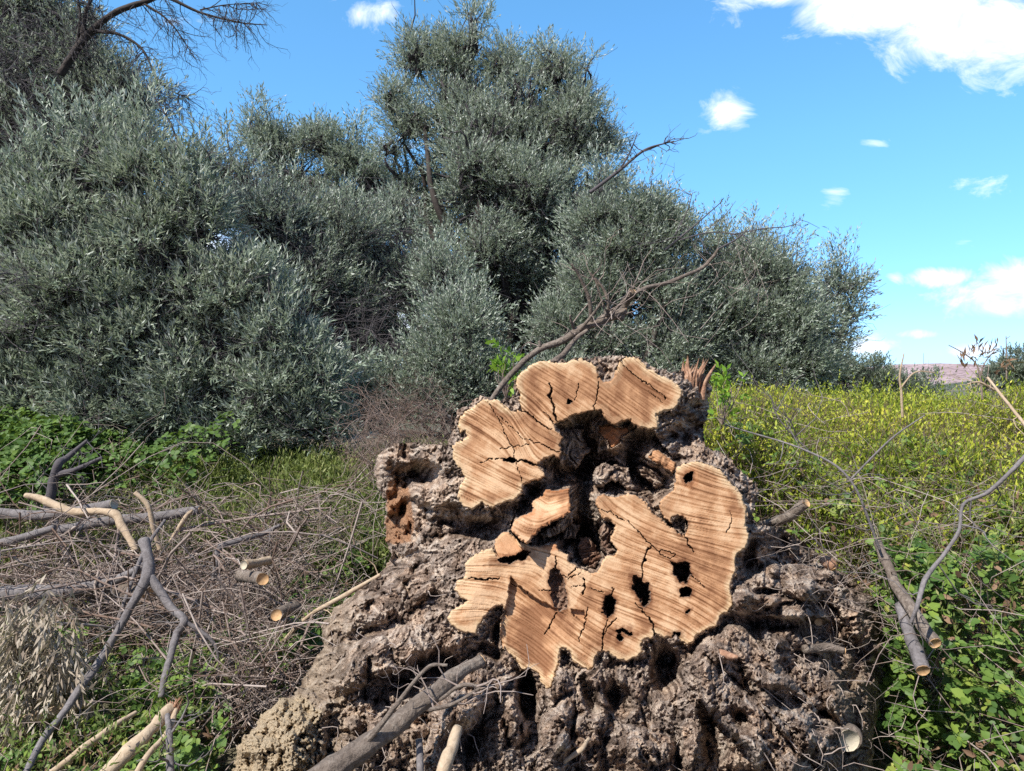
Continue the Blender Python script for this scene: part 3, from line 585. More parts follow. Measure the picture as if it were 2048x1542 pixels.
# small sawn and broken ends on the root plate
def tube_part(name, pts, mat, parent, k=12, rough=.12, seed=0, caps=True, endmat=None, endname='cut_end', both=False, m=None, endlabel=None):
    """pts: (u, v, depth, radius in photo px); catmull-rom through them"""
    Q = np.array([P(a, b, d) for a, b, d, r in pts]); R = np.array([r * d / FPX for a, b, d, r in pts])
    n = len(Q); m = m or max(8, int(np.sum(np.linalg.norm(np.diff(Q, axis=0), axis=1)) / max(R.mean() * .6, .006)) + 2); m = min(m, 160)
    Qp = np.vstack([2 * Q[0] - Q[1], Q, 2 * Q[-1] - Q[-2]]); Rp = np.concatenate([[R[0]], R, [R[-1]]])
    t = np.linspace(0, n - 1 - 1e-6, m); i = t.astype(int); f = (t - i)[:, None]
    p0, p1, p2, p3 = Qp[i], Qp[i + 1], Qp[i + 2], Qp[i + 3]
    pt = .5 * ((2 * p1) + (-p0 + p2) * f + (2 * p0 - 5 * p1 + 4 * p2 - p3) * f ** 2 + (-p0 + 3 * p1 - 3 * p2 + p3) * f ** 3)
    rr = Rp[i + 1] * (1 - f[:, 0]) + Rp[i + 2] * f[:, 0]
    rr = rr * (1 + rough * fbm(t * 2.3, np.full_like(t, seed * 3.1), o=3, seed=seed))
    pt = pt + (rr * .35)[:, None] * np.stack([fbm(t * 1.7, t * 0 + 3 * seed + j, o=2, seed=seed + j) for j in range(3)], -1) * np.sin(np.pi * np.clip(t / (n - 1), 0, 1))[:, None] * (rough > 0)
    V, F = tubes(pt[None], rr[None], k)
    V = V.reshape(m, k, 3); cen = pt[:, None]
    th = np.arange(k) * 2 * np.pi / k
    w_ = 1 + rough * .7 * fbm(np.cos(th)[None] * 1.5 + t[:, None] * .8 + seed, np.sin(th)[None] * 1.5 + 0 * t[:, None], t[:, None] * 1.5, o=3, seed=seed + 9)
    if k >= 14: w_ = w_ + .13 * fbm(np.cos(th)[None] * 5 + t[:, None] * .5, np.sin(th)[None] * 5 + 0 * t[:, None], t[:, None] * 1.2, o=3, seed=seed + 11)
    V = cen + (V - cen) * w_[..., None]
    Vv = V.reshape(-1, 3)
    V1 = np.vstack([Vv, pt[:1], pt[-1:]]); a = np.arange(k); b = (a + 1) % k
    c0 = np.stack([b, a, np.full(k, m * k)], -1); c1 = np.stack([(m - 1) * k + a, (m - 1) * k + b, np.full(k, m * k + 1)], -1)
    ob = np_mesh(name, V1, [F, c0, c1], mat, parent, {'rnd': np.full(len(V1), .5)}, True)
    if endmat:
        for e in ([0, 1] if both else [1]):
            ii = (m - 1) if e else 0; dirv = unit(pt[ii] - pt[ii - 1] if e else pt[0] - pt[1])
            ring = V[ii] + dirv * .003; ring = pt[ii] + dirv * .003 + (ring - pt[ii] - dirv * .003) * .93
            vs = np.vstack([ring, ring - dirv * .012, (pt[ii] + dirv * .004)[None]])
            fs = np.stack([a, b, np.full(k, 2 * k)], -1); qs = np.stack([a, b, b + k, a + k], -1)
            o_ = np_mesh(endname, vs, [fs if e else fs[:, ::-1], qs], endmat, ob)
            o_.location = -np.array(parent.location) * 0 if parent is not None else (0, 0, 0)
            if endlabel: o_['label'] = endlabel
            if parent is not None:   # vertices of the sub-part sit in the same frame as the part
                co = np.empty(len(vs) * 3, np.float32); o_.data.vertices.foreach_get('co', co)
                co = co.reshape(-1, 3) - np.array(parent.location, np.float32); o_.data.vertices.foreach_set('co', co.ravel())
    return ob
def sdepth(u, v):
    j = int((u - SU) / ST); i = int((v - SV) / ST); return float(fullD[i, j])
def thing_branch(name, label, cat, parts, mat, endmat=None, group=None, twigs=0, tw=(.1, .3), tr=.004, k=12, rough=.12, both=False, endname='cut_end', tmat=None, partname='limb', sag=0):
    p0 = P(*parts[0][0][:3]); root = empty(name, p0, label, cat, group)
    rootv = []
    for i, pts in enumerate(parts):
        tube_part('stem' if i == 0 else partname, pts, mat, root, k=k if i == 0 else max(7, k - 3), rough=rough, seed=int(abs(pts[0][0])) % 50 + i,
                  endmat=endmat if (i == 0 or pts[-1][3] > 6) else None, both=both and i == 0, endname=endname)
        rootv.append(pts)
    if twigs:
        A = []; B = []
        for _ in range(twigs):
            pts = random.choice(rootv); q = random.random() * (len(pts) - 1); a = int(q); f = q - a
            p = P(*pts[a][:3]) * (1 - f) + P(*pts[min(a + 1, len(pts) - 1)][:3]) * f
            ax = unit(P(*pts[min(a + 1, len(pts) - 1)][:3]) - P(*pts[a][:3]))
            d = unit(ax * .7 + rdir(1)[0] * .9); L = random.uniform(*tw); A.append(p); B.append(p + d * L)
        A = np.array(A); B = np.array(B); pt = arcs(A, B, 6, .12)
        R = np.linspace(1, .35, 6)[None] * (tr * (.6 + .8 * rng.random((len(A), 1))))
        # side twiglets
        j = rng.integers(1, 5, len(A)); A2 = pt[np.arange(len(A)), j]; B2 = A2 + unit(B - A + rdir(len(A)) * np.linalg.norm(B - A, axis=1)[:, None] * .9) * np.linalg.norm(B - A, axis=1)[:, None] * .5
        pt2 = arcs(A2, B2, 5, .1)
        for q in range(len(A)):
            V, F = tubes(pt[q:q + 1], R[q:q + 1], 5); V2, F2 = tubes(pt2[q:q + 1], np.linspace(.7, .3, 5)[None] * R[q:q + 1, :1] * .8, 4)
            np_mesh('twig', np.vstack([V, V2]), [F, F2 + len(V)], tmat or mat, root, {'rnd': np.full(len(V) + len(V2), .6)}, True)
    return root
def splinter_bm(u, v, d, n, L, spreadv, w):
    V = []; F = []
    for i in range(n):
        c = P(u, v, d) + np.array([random.uniform(-1, 1) * w, random.uniform(-.6, .6) * w, 0])
        h = L * random.uniform(.35, 1); tip = c + np.array([spreadv[0] * h * random.uniform(-.6, 1.8) + (c[0] - P(u, v, d)[0]) * .5, random.uniform(-.1, .1) * h, h])
        ww = w * random.uniform(.15, .6); b = len(V)
        a0 = random.random() * 6
        for q in range(4): V.append(c + np.array([math.cos(a0 + q * 1.57) * ww, math.sin(a0 + q * 1.57) * ww * .6, -.03]))
        mid = (c * .45 + tip * .55)
        for q in range(4): V.append(mid + np.array([math.cos(a0 + q * 1.57 + .3) * ww * .55, math.sin(a0 + q * 1.57 + .3) * ww * .3, 0]))
        V.append(tip)
        for q in range(4): F.append([b + q, b + (q + 1) % 4, b + 4 + (q + 1) % 4, b + 4 + q])
        T.extend([[b + 4 + q, b + 4 + (q + 1) % 4, b + 8] for q in range(4)])
    return V, F
T = []
V, F = splinter_bm(1382, 784, 3.12, 30, .16, (.35, 0), .046)
o = np_mesh('splinter', V, [np.array(F), np.array(T)], M['orange'], stump); o['label'] = 'reddish torn splinters standing up at the top right of the stump'
def nub(pts, mat, endmat, label, endlab=None, k=14):
    o = tube_part('root_stub', pts, mat, stump, k=k, rough=.1, endmat=endmat, seed=int(pts[0][0]) % 31); o['label'] = label; return o
d_ = sdepth(1695, 1475)
nub([(1682, 1462, d_ + .03, 27), (1692, 1474, d_ - .06, 25), (1697, 1481, d_ - .10, 24)], M['bark_plain'] if 'bark_plain' in M else M['logbark'], M['paleend'], 'pale sawn root end low on the right of the stump')
d_ = sdepth(1455, 1310); nub([(1440, 1308, d_ + .02, 9), (1462, 1312, d_ - .05, 7), (1475, 1314, d_ - .08, 3)], M['orange'], None, 'small snapped orange root just below the sawn face')
d_ = sdepth(1637, 1240); nub([(1634, 1232, d_ + .02, 8), (1637, 1244, d_ - .04, 8)], M['orange'], M['cutend'], 'small orange cut root on the right shoulder')
d_ = sdepth(1665, 1140); nub([(1652, 1122, d_ + .03, 12), (1662, 1130, d_ - .02, 11), (1668, 1138, d_ - .03, 7)], M['orange'], M['cutend'], 'torn yellowish root end on the right shoulder')
d_ = sdepth(1555, 1345)
# fine hanging roots on the root plate
n_ = 420
ru = rng.uniform(620, 1740, n_); rv = rng.uniform(1150, 1560, n_)
A_l = []; B_l = []
for a, b in zip(ru, rv):
    j = int((a - SU) / ST); i = int((b - SV) / ST)
    if sil[i, j] < 6 or cutd[i, j] < 30: continue
    if a > 950 and a < 1550 and random.random() < .75: continue
    dd = fullD[i, j] - .02
    A_l.append(P(a, b, dd)); L = random.uniform(.04, .2)
    B_l.append(P(a, b, dd) + np.array([random.uniform(-.5, .5), random.uniform(-.45, .0), random.uniform(-.9, .3)]) * L)
A_l = np.array(A_l); B_l = np.array(B_l)
V, F = tubes(arcs(A_l, B_l, 7, .2), np.linspace(1, .5, 7)[None] * (.0008 + .0018 * rng.random((len(A_l), 1)) ** 2), 4)
tag(np_mesh('rootlets', V, [F], M['twig'], stump, {'rnd': np.full(len(V), .8)}, True), kind='stuff')

# ------------------------------------------------------------------ trees
def olive(name, label, d, base, blobs, nclump, per, k=10, L=.07, W=.016, mat='olive', trunk_r=.12, limbs=True, group='olive trees behind the stump', crad=.26, dep=.8, spl=(.14, .28), tone=(0, 1), bare=0, gap=.35, twd=4):
    """base (u, v) foot of the trunk, blobs (u, v, ru, rv[, depth offset, density])"""
    per = max(5, int(per * .72)); crad *= .72; L *= .84; W *= .9
    root = empty(name, P(base[0], base[1], d), label, 'tree', group)
    lv = Acc(); A1 = []; B1 = []; R1 = []; A2 = []; B2 = []
    tot = sum(b[2] * b[3] * (b[5] if len(b) > 5 else 1) for b in blobs)
    foot = P(base[0], base[1], d)
    for bi, b in enumerate(blobs):
        off = b[4] if len(b) > 4 else 0; den = b[5] if len(b) > 5 else 1
        c = P(b[0], b[1], d + off); rx, rz = b[2] * d / FPX, b[3] * d / FPX; sh = crad * .3 + spl[1] * .4; rx = max(rx - sh, rx * .75); rz = max(rz - sh, rz * .75); ryy = max(rx, rz) * dep
        n = max(6, int(nclump * 1.9 * b[2] * b[3] * den / tot))
        u_ = rdir(n * 3); rr = rng.random((n * 3, 1)) ** .4
        pc = u_ * rr * .97 * (1 + .35 * fbm(u_[:, 0] * 2.2 + bi, u_[:, 1] * 2.2, u_[:, 2] * 2.2, o=3, seed=bi + 40))[:, None]
        w3 = c + pc * np.array([rx, ryy, rz])
        w3[:, 2] += (.12 + .42 * rng.random(n * 3) ** 2.5) * (fbm(w3[:, 0] * 3, w3[:, 1] * 3, o=2, seed=bi) > .1) * (pc[:, 2] > .4)
        w3 = w3 + rng.normal(size=w3.shape) * .17 * min(rx, rz)
        keep = fbm(w3[:, 0] * 2.1, w3[:, 1] * 2.1, w3[:, 2] * 2.1, o=3, seed=int(d * 3) + bi) > -gap
        w3 = w3[keep][:n]; pc = pc[keep][:n]; n = len(w3)
        if n < 2: continue
        # sprigs round each clump
        cr = crad * (.45 + .75 * rng.random((n, 1, 1)))
        du = rdir(n * per).reshape(n, per, 3); du[..., 2] = np.abs(du[..., 2]) * .9 - .25; du = unit(du)
        O = w3[:, None] + du * cr * (.4 + .6 * rng.random((n, per, 1)))
        ax = unit(du * .7 + np.array([0, 0, .55]) + unit(pc)[:, None] * .5 + rng.normal(size=O.shape) * .3)
        O = O.reshape(-1, 3); ax = ax.reshape(-1, 3)
        tn = np.repeat(np.clip(tone[0] + (tone[1] - tone[0]) * rng.random(n), 0, 1), per) * .6 + rng.random(n * per) * .4
        sprigs(lv, O, ax, spl[0] + (spl[1] - spl[0]) * rng.random(len(O)), k, L, W, tone=tn)
        st = np.array([foot[0] * .35 + c[0] * .65, foot[1] * .35 + c[1] * .65, foot[2] * .45 + c[2] * .55])
        A1.append(foot + rng.normal(size=3) * np.array([trunk_r, trunk_r, 0]) * 1.0); B1.append(foot + (c - foot) * .86); R1.append(trunk_r * (.28 + .4 * math.sqrt(b[2] * b[3] / max(x[2] * x[3] for x in blobs))))
        s_ = c + (w3 - c) * .1 + rng.normal(size=w3.shape) * .05; A2.append(s_); B2.append(w3 + (w3 - s_) * .04)
    A1 = np.array(A1); B1 = np.array(B1); R1 = np.array(R1)
    pt = arcs(A1, B1, 12, .07); pt[:, :, 2] += 0
    tp = np.linspace(1, .28, 12)[None]
    V, F = tubes(pt, R1[:, None] * tp, 9)
    trunk = np_mesh('trunk', V, [F], M['trunk'], root, {'rnd': rng.random(len(V))}, True)
    A2 = np.vstack(A2); B2 = np.vstack(B2)
    if len(A2):
        pt = arcs(A2, B2, 6, .13); V, F = tubes(pt, np.linspace(1, .3, 6)[None] * trunk_r * .16 * (.5 + rng.random((len(A2), 1))), 5)
        q = rng.integers(2, 6, (len(A2), twd)); A3 = pt[np.arange(len(A2))[:, None], q].reshape(-1, 3)
        B3 = A3 + unit(rdir(len(A3)) + np.array([0, 0, .4])) * rng.uniform(.15, .5, (len(A3), 1))
        V3, F3 = tubes(arcs(A3, B3, 4, .1), np.linspace(1, .5, 4)[None] * .0035 * np.ones((len(A3), 1)), 3)
        np_mesh('boughs', np.vstack([V, V3]), [F, F3 + len(V)], M['twigdark'], root, {'rnd': np.concatenate([np.full(len(V), .2), rng.random(len(V3))])}, True)
    lv.build('crown', M[mat], root)
    return root
olive('olive_tree', 'tallest olive tree, in the centre, nearly reaching the top of the sky', 10.5, (985, 800),
      [(830,118,50,60),(930,118,68,66),(1010,140,55,60),(1105,155,52,60),(1160,200,45,60),(780,205,52,34,0,.8),(820,250,62,60,0,.8),(905,250,105,110),(1030,270,120,130),(1135,270,75,100),(1205,270,38,70),(1215,380,45,70,0,.8),(990,420,130,110),(1120,400,95,120),(890,370,60,80,.6,.5),
       (1060,530,120,110),(1210,460,60,50,0,.7),(960,560,110,90),(1150,560,90,90),(1000,660,110,90),(1255,340,26,24,0,.4),(1120,680,80,90),(870,440,50,60,.7,.6),(960,330,90,90,-.6,.8),(1060,390,90,90,-.6,.8),(980,500,90,90,-.6,.8),(800,370,60,60,.3,.6),(840,470,75,80,.5,.7),(860,590,80,90,.5,.8),(780,300,36,30,0,.5)], 1500, 14, L=.068, trunk_r=.17, gap=.07)
olive('olive_tree', 'smaller rounded olive tree leaning left of the tallest one, sky showing through its limbs', 12.5, (880, 760),
      [(520,275,40,38),(560,300,50,50),(645,290,52,42),(700,325,55,55),(600,360,90,50,0,.7),(740,390,60,60,0,.9),(700,430,80,50,0,.7),(500,330,30,40,0,.5)], 300, 13, L=.075, W=.02, trunk_r=.1, gap=.1)
olive('olive_tree', 'dark old olive tree at the upper left edge with bare limbs over its crown', 8.5, (60, 760),
      [(40,120,110,110),(160,130,70,75),(190,215,100,80),(255,205,55,65),(70,250,130,90),(110,40,60,60,0,.6),(30,20,80,60),(20,330,120,90),(230,275,60,38,0,.7),(-120,180,120,160,0,.6),(-130,420,110,110,0,.5)], 620, 12, L=.06, trunk_r=.14, tone=(0, .6), twd=12, gap=.3)
olive('olive_tree', 'silvery broad olive tree filling the left side in front of the others', 6.4, (230, 960),
      [(150,400,150,95),(60,460,120,110),(280,370,75,60),(300,470,110,90),(160,560,180,110),(380,470,75,70,0,.8),(410,420,60,50,0,.8),(340,600,140,100),(480,590,100,85),(430,690,150,95),(560,690,85,70),(250,690,160,100),(90,640,100,80,0,.9),(540,790,110,80),(600,840,60,60),(380,800,130,90),(230,820,130,90),(80,800,110,110),(20,720,80,80),(450,880,120,60),(620,760,60,70),(640,860,60,50),(250,900,120,50),(400,640,120,120,.5),(200,320,80,40,0,.7),(350,340,60,30,0,.6),(-90,560,120,150,0,.6),(-90,800,120,130,0,.6),(-240,650,100,150,.5,.5),(-240,850,100,100,.5,.5)], 1350, 14, k=9, L=.085, W=.017, trunk_r=.1, crad=.2, spl=(.12,.26), tone=(.2, 1), gap=.12)
olive('olive_tree', 'grey green olive tree in the middle left, between the silvery one and the tallest', 9, (720, 850),
      [(470,350,40,40,0,.7),(430,350,50,38,0,.7),(480,420,70,60),(590,450,90,60),(640,520,100,70),(560,540,110,80),(700,480,70,60),(690,600,110,80,0,.5),(600,640,110,90,0,.8),(640,760,110,80),(740,700,80,60,0,.4),(540,450,90,70,-.5),(600,580,90,80,-.5),(760,540,70,90,.6,.7),(800,440,60,60,.8,.6),(740,620,80,80,0,.6),(800,560,70,80,.3,.8),(790,680,70,70,.2,.7)], 700, 13, L=.065, trunk_r=.08, twd=14, gap=.02)
olive('olive_tree', 'low olive bush at the feet of the tallest tree, left of the leaning dead branch', 7.8, (900, 880),
      [(930,650,65,60),(900,720,90,80),(960,770,90,70),(860,800,80,60),(790,780,60,50,0,.6),(880,560,60,50,.5,.7),(700,830,80,50)], 400, 13, L=.055, trunk_r=.05, gap=.2)
olive('olive_tree', 'rounded olive tree just right of the tallest one, behind the leaning dead branch', 9, (1250, 830),
      [(1190,440,60,50),(1290,430,75,55),(1250,500,110,80),(1340,480,60,60),(1180,570,90,70),(1310,590,110,80),(1220,660,110,80),(1340,690,90,80),(1130,660,60,70,0,.8),(1150,760,120,50),(1290,760,110,60)], 700, 14, L=.062, trunk_r=.1, gap=.1)
olive('olive_tree', 'dense dark olive tree on the right, next to the open sky', 9.4, (1490, 840),
      [(1430,560,60,60),(1510,540,70,55),(1560,570,50,60),(1470,630,100,80),(1570,660,75,80),(1500,730,110,70),(1600,730,60,50),(1400,690,70,80),(1420,770,80,50)], 560, 14, L=.062, trunk_r=.09, tone=(0, .8), gap=.2)
olive('olive_tree', 'loose outermost olive tree at the right end of the row, sky showing through its leaves', 10.2, (1630, 830),
      [(1690,575,42,45),(1650,600,40,40,0,.8),(1700,630,30,40,0,.8),(1650,670,55,55),(1610,640,40,50),(1680,700,35,25,0,.7),(1630,740,50,40)], 110, 10, L=.07, W=.019, trunk_r=.05, gap=.5, twd=4)
olive('olive_bush', 'low grey green bushes seen far off beneath the right end of the olive row', 19, (1700, 800),
      [(1680,755,60,45),(1740,762,50,34),(1620,770,60,50),(1800,780,50,18),(1850,790,50,14)], 170, 14, L=.10, W=.03, trunk_r=.05, crad=.3, mat='olive_far', group=None)
olive('olive_tree', 'distant dark olive tree cut off by the right edge of the photo', 26, (2030, 790),
      [(2010,750,45,32),(2050,740,55,34),(1975,772,45,22),(2060,765,60,35)], 120, 14, L=.12, W=.04, trunk_r=.08, crad=.35, mat='olive_far', tone=(0,.5), group=None)
# dark undergrowth closing the view under the crowns
olive('undergrowth_bush', 'dark evergreen undergrowth closing the gaps between the olive trunks', 14, (1000, 850),
      [(640,760,120,70),(800,790,110,60,0,.8),(950,790,120,60),(1100,760,120,80),(1250,740,120,80),(1400,760,120,80),(1540,790,110,50),(480,740,140,120),(300,700,160,160),(100,650,160,160),(420,560,60,60,0,.5)], 420, 10, L=.11, W=.035, trunk_r=.06, crad=.35, tone=(0,.4), group=None)

# bare limbs over the upper left
def bare_tree():
    root = empty('dead_limb_tree', P(120, 400, 7.5), 'bare dark leafless limbs reaching out against the blue sky at the upper left', 'tree')
    d = 7.5
    limbs = [[(120,150,d,8.68),(150,105,d,8.06),(185,60,d,6.82),(230,25,d,5.58),(285,5,d,4.96),(330,-5,d,3.72),(400,25,d,2.48),(480,45,d,1.55),(535,50,d,0.74)], [(185,62,d,3.72),(240,70,d,2.79),(285,100,d,2.17),(310,150,d,1.55),(340,180,d,0.93),(372,195,d,0.50)],
             [(165,80,d,4.96),(170,30,d,3.72),(190,-20,d,3.10)], [(150,110,d,3.10),(160,40,d,2.48),(155,-10,d,1.86)], [(285,5,d,2.48),(330,35,d,1.86),(360,70,d,1.24),(385,110,d,0.62)], [(400,20,d,1.55),(450,10,d,1.12),(520,5,d,0.62)], [(300,130,d,1.36),(318,180,d,0.87),(335,232,d,0.50)]]
    for i, pts in enumerate(limbs): tube_part('limb', pts, M['trunk'], root, k=8, rough=.15, seed=i)
    A = []; B = []; R = []
    for i, pts in enumerate(limbs):
        for _ in range(60 if i in (0, 1) else 34):
            q = random.random() ** .7 * (len(pts) - 1); a = int(q); f = q - a
            p = P(*pts[a][:3]) * (1 - f) + P(*pts[min(a + 1, len(pts) - 1)][:3]) * f
            if p[0] < P(130, 0, d)[0]: continue
            v = unit(np.array([random.uniform(-.2, 1), random.uniform(-.8, .8), random.uniform(-1.1, .15)])); A.append(p); B.append(p + v * random.uniform(.12, .45)); R.append(random.uniform(.0022, .005))
    A = np.array(A); B = np.array(B); R = np.array(R)[:, None]
    pt = arcs(A, B, 7, .12); V, F = tubes(pt, np.linspace(1, .4, 7)[None] * R, 5)
    n = len(A); j = rng.integers(1, 7, (n, 5)); A2 = pt[np.arange(n)[:, None], j].reshape(-1, 3)
    v = np.repeat(unit(B - A), 5, axis=0); B2 = A2 + unit(v + rdir(len(A2)) * .8) * rng.uniform(.05, .18, (len(A2), 1))
    V2, F2 = tubes(arcs(A2, B2, 4, .12), np.linspace(1, .5, 4)[None] * .0017 * np.ones((len(A2), 1)), 3)
    np_mesh('twigs', np.vstack([V, V2]), [F, F2 + len(V)], M['twigdark'], root, {'rnd': np.full(len(V) + len(V2), .2)}, True)
bare_tree()
def twig_mass(name, label, boxes, n, parent=None, mm=7, wb=.12, r=(.0015, .005), L=(.2, .6), mat='twig', base=None, tone=(0, 1), kind='stuff', vert=0, sub=3, cat=None):
    """tangle of dead twigs inside boxes (u0,u1,v0,v1,d0,d1)"""
    A = []; 
    wts = np.array([(b[1] - b[0]) * (b[3] - b[2]) for b in boxes], float); wts /= wts.sum()
    for bi, b in enumerate(boxes):
        q = int(n * wts[bi]); u = rng.uniform(b[0], b[1], q); v = rng.uniform(b[2], b[3], q); d = rng.uniform(b[4], b[5], q)
        A.append(np.stack([(u - 1024) / FPX * d, d, CZ - (v - 771) / FPX * d], -1))
    A = np.vstack(A); q = len(A); D = rdir(q); D[:, 2] = D[:, 2] * .5 + vert; D = unit(D); Ln = rng.uniform(*L, (q, 1))
    pt = arcs(A - D * Ln * .5, A + D * Ln * .5, 7, wb * (.3 if mm > 7 else 1))
    if mm > 7: pt = pt + np.sin(np.linspace(0, np.pi, 7))[None, :, None] * rng.normal(size=(q, 1, 3)) * Ln[:, :, None] * .1
    R = (r[0] + (r[1] - r[0]) * rng.random((q, 1)) ** 2.5)
    V, F = tubes(pt, np.linspace(1, .4, 7)[None] * R, 5)
    t1 = np.repeat(tone[0] + (tone[1] - tone[0]) * rng.random(q), 35)
    j = rng.integers(1, 7, (q, sub)); A2 = pt[np.arange(q)[:, None], j].reshape(-1, 3); v = np.repeat(D, sub, 0)
    B2 = A2 + unit(v + rdir(len(A2)) * .9) * np.repeat(Ln, sub, 0) * rng.uniform(.2, .5, (len(A2), 1))
    V2, F2 = tubes(arcs(A2, B2, 4, .15), np.linspace(1, .5, 4)[None] * np.repeat(R, sub, 0) * .5, 3)
    t2 = np.repeat(tone[0] + (tone[1] - tone[0]) * rng.random(len(A2)), 12)
    o = np_mesh(name, np.vstack([V, V2]), [F, F2 + len(V)], M[mat], parent, {'rnd': np.concatenate([t1, t2])}, False)
    return tag(o, label, cat, None, kind)
twig_mass('bare_twig_thicket', 'purplish grey tangle of bare twigs between the middle left olives', [(590, 860, 480, 720, 8.8, 10.2), (660, 780, 600, 720, 7.9, 8.8)], 520, r=(.002, .007), L=(.3, .9), mat='twigdark', tone=(.5, 1), vert=.3, sub=5)
twig_mass('bare_twig_thicket', 'grey twigs hanging in the old olive at the upper left edge', [(0, 110, 30, 330, 7.2, 8.2), (180, 300, 170, 300, 7.6, 8.4), (0, 70, 500, 660, 5.6, 6.2)], 240, r=(.0015, .005), L=(.2, .6), mat='twigdark', tone=(.6, 1), vert=.5, sub=5)

# ------------------------------------------------------------------ ground cover
def scatter(n, x0, x1, y0, y1, topf, thick, dens=None, margin=.12, seed=0):
    y = rng.uniform(y0 ** .6, y1 ** .6, n) ** (1 / .6); x = rng.uniform(x0, x1, n)
    k = (np.abs(x) < y * (.683 + margin) + .35)
    if dens is not None: k &= dens(x, y) > rng.random(n)
    x, y = x[k], y[k]; t = topf(x, y); z = t - thick * rng.random(len(x)) ** 1.6
    return np.stack([x, y, z], -1)
def in_stump(x, y, pad=.0):
    """plan outline of the root plate (kept free of leaves)"""
    return (((x - .12) / (1.22 + pad)) ** 2 + ((y - 3.35) / (.75 + pad)) ** 2 < 1) | ((x > -1.15 - pad) & (x < 1.5 + pad) & (y < 3.3) & (y > 2.3)) | ((x > -.85 - pad) & (x < 1.12 + pad) & (y <= 2.3))
_dr = np.random.default_rng(55)
DOMES = [(a, b, c, h) for a, b, c, h in zip(_dr.uniform(.8, 7.5, 130), 2.1 + 7.5 * _dr.random(130) ** 1.5, _dr.uniform(.22, .55, 130), _dr.uniform(.12, .42, 130))]
DT = _dr.random(130)
def domes(x, y):
    best = np.zeros(np.shape(x)); tt = np.full(np.shape(x), .5)
    xx = x + .12 * fbm(x * 3, y * 3, o=2, seed=57); yy = y + .12 * fbm(x * 3, y * 3, o=2, seed=58)
    for k, (a, b, c, h) in enumerate(DOMES):
        r2 = ((xx - a) ** 2 + (yy - b) ** 2) / (c * (1 + .08 * b)) ** 2
        v = h * np.sqrt(np.clip(1 - r2, 0, 1)); m = v > best
        best = np.where(m, v, best); tt = np.where(m, DT[k], tt)
    return best, tt
def top_right(x, y): # top of the right hand thicket
    r = .1 + .62 * sstep(y, 2.2, 3.05) + .42 * sstep(y, 2.95, 4.6) + .08 * sstep(y, 5, 9) + .12 * fbm(x * 2.5, y * 2.5, o=4, seed=201) + domes(x, y)[0]
    cap = 1.30 + .16 * fbm(x * 2.2, y * 2.2, o=3, seed=2) + .12 * (1 - sstep(x / np.maximum(y, 1), .3, .42)) + .1 * sstep(x / np.maximum(y, 1), .62, .7)
    return np.where(r > cap, cap + (r - cap) * .25, r)
def top_left(x, y):
    return gz(x, y) + .22 + .18 * fbm(x * 1.6, y * 1.6, o=3, seed=202)
# yellow green shrubs
pts = scatter(62000, .9, 8, 2.9, 9.5, top_right, .4, lambda x, y: np.where(in_stump(x, y, .1), 0, sstep(y + .35 * fbm(x * 1.5, y * 1.5, o=2, seed=5), 2.95, 3.4)))
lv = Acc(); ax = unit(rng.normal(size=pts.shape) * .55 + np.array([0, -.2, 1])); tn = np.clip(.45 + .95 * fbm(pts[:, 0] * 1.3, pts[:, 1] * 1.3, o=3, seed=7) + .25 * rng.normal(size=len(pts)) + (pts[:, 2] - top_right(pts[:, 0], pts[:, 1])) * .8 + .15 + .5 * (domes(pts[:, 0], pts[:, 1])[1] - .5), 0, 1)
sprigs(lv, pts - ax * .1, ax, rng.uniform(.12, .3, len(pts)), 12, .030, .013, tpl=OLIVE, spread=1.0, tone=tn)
V, F = tubes(arcs(pts - ax * .25, pts + ax * .16, 3, .05), np.full((len(pts), 3), .0012), 3); 
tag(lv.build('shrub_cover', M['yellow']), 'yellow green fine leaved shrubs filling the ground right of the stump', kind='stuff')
tag(np_mesh('shrub_stems', V, [F], M['twig'], None, {'rnd': .5 * rng.random(len(V))}), 'thin stems within the yellow green shrubs', kind='stuff')
sh = scatter(2600, 1.1, 8, 3.3, 9, lambda x, y: top_right(x, y) + .06, .1, lambda x, y: np.where(in_stump(x, y, .1), 0, sstep(fbm(x * 1.1, y * 1.1, o=3, seed=19), -.1, .3)))
lv = Acc(); ax = unit(rng.normal(size=sh.shape) * .3 + np.array([0, 0, 1])); Ln = rng.uniform(.12, .34, len(sh)) * (.6 + .8 * rng.random(len(sh)) ** 2)
for q in range(3): sprigs(lv, sh + rng.normal(size=sh.shape) * .02 - ax * .05, unit(ax + rng.normal(size=ax.shape) * .18), Ln, 12, .032, .011, spread=.8, tone=rng.random(len(sh)) * .7)
tag(lv.build('shrub_shoots', M['yellow']), 'taller green shoots standing out of the yellow green shrubs', kind='stuff')
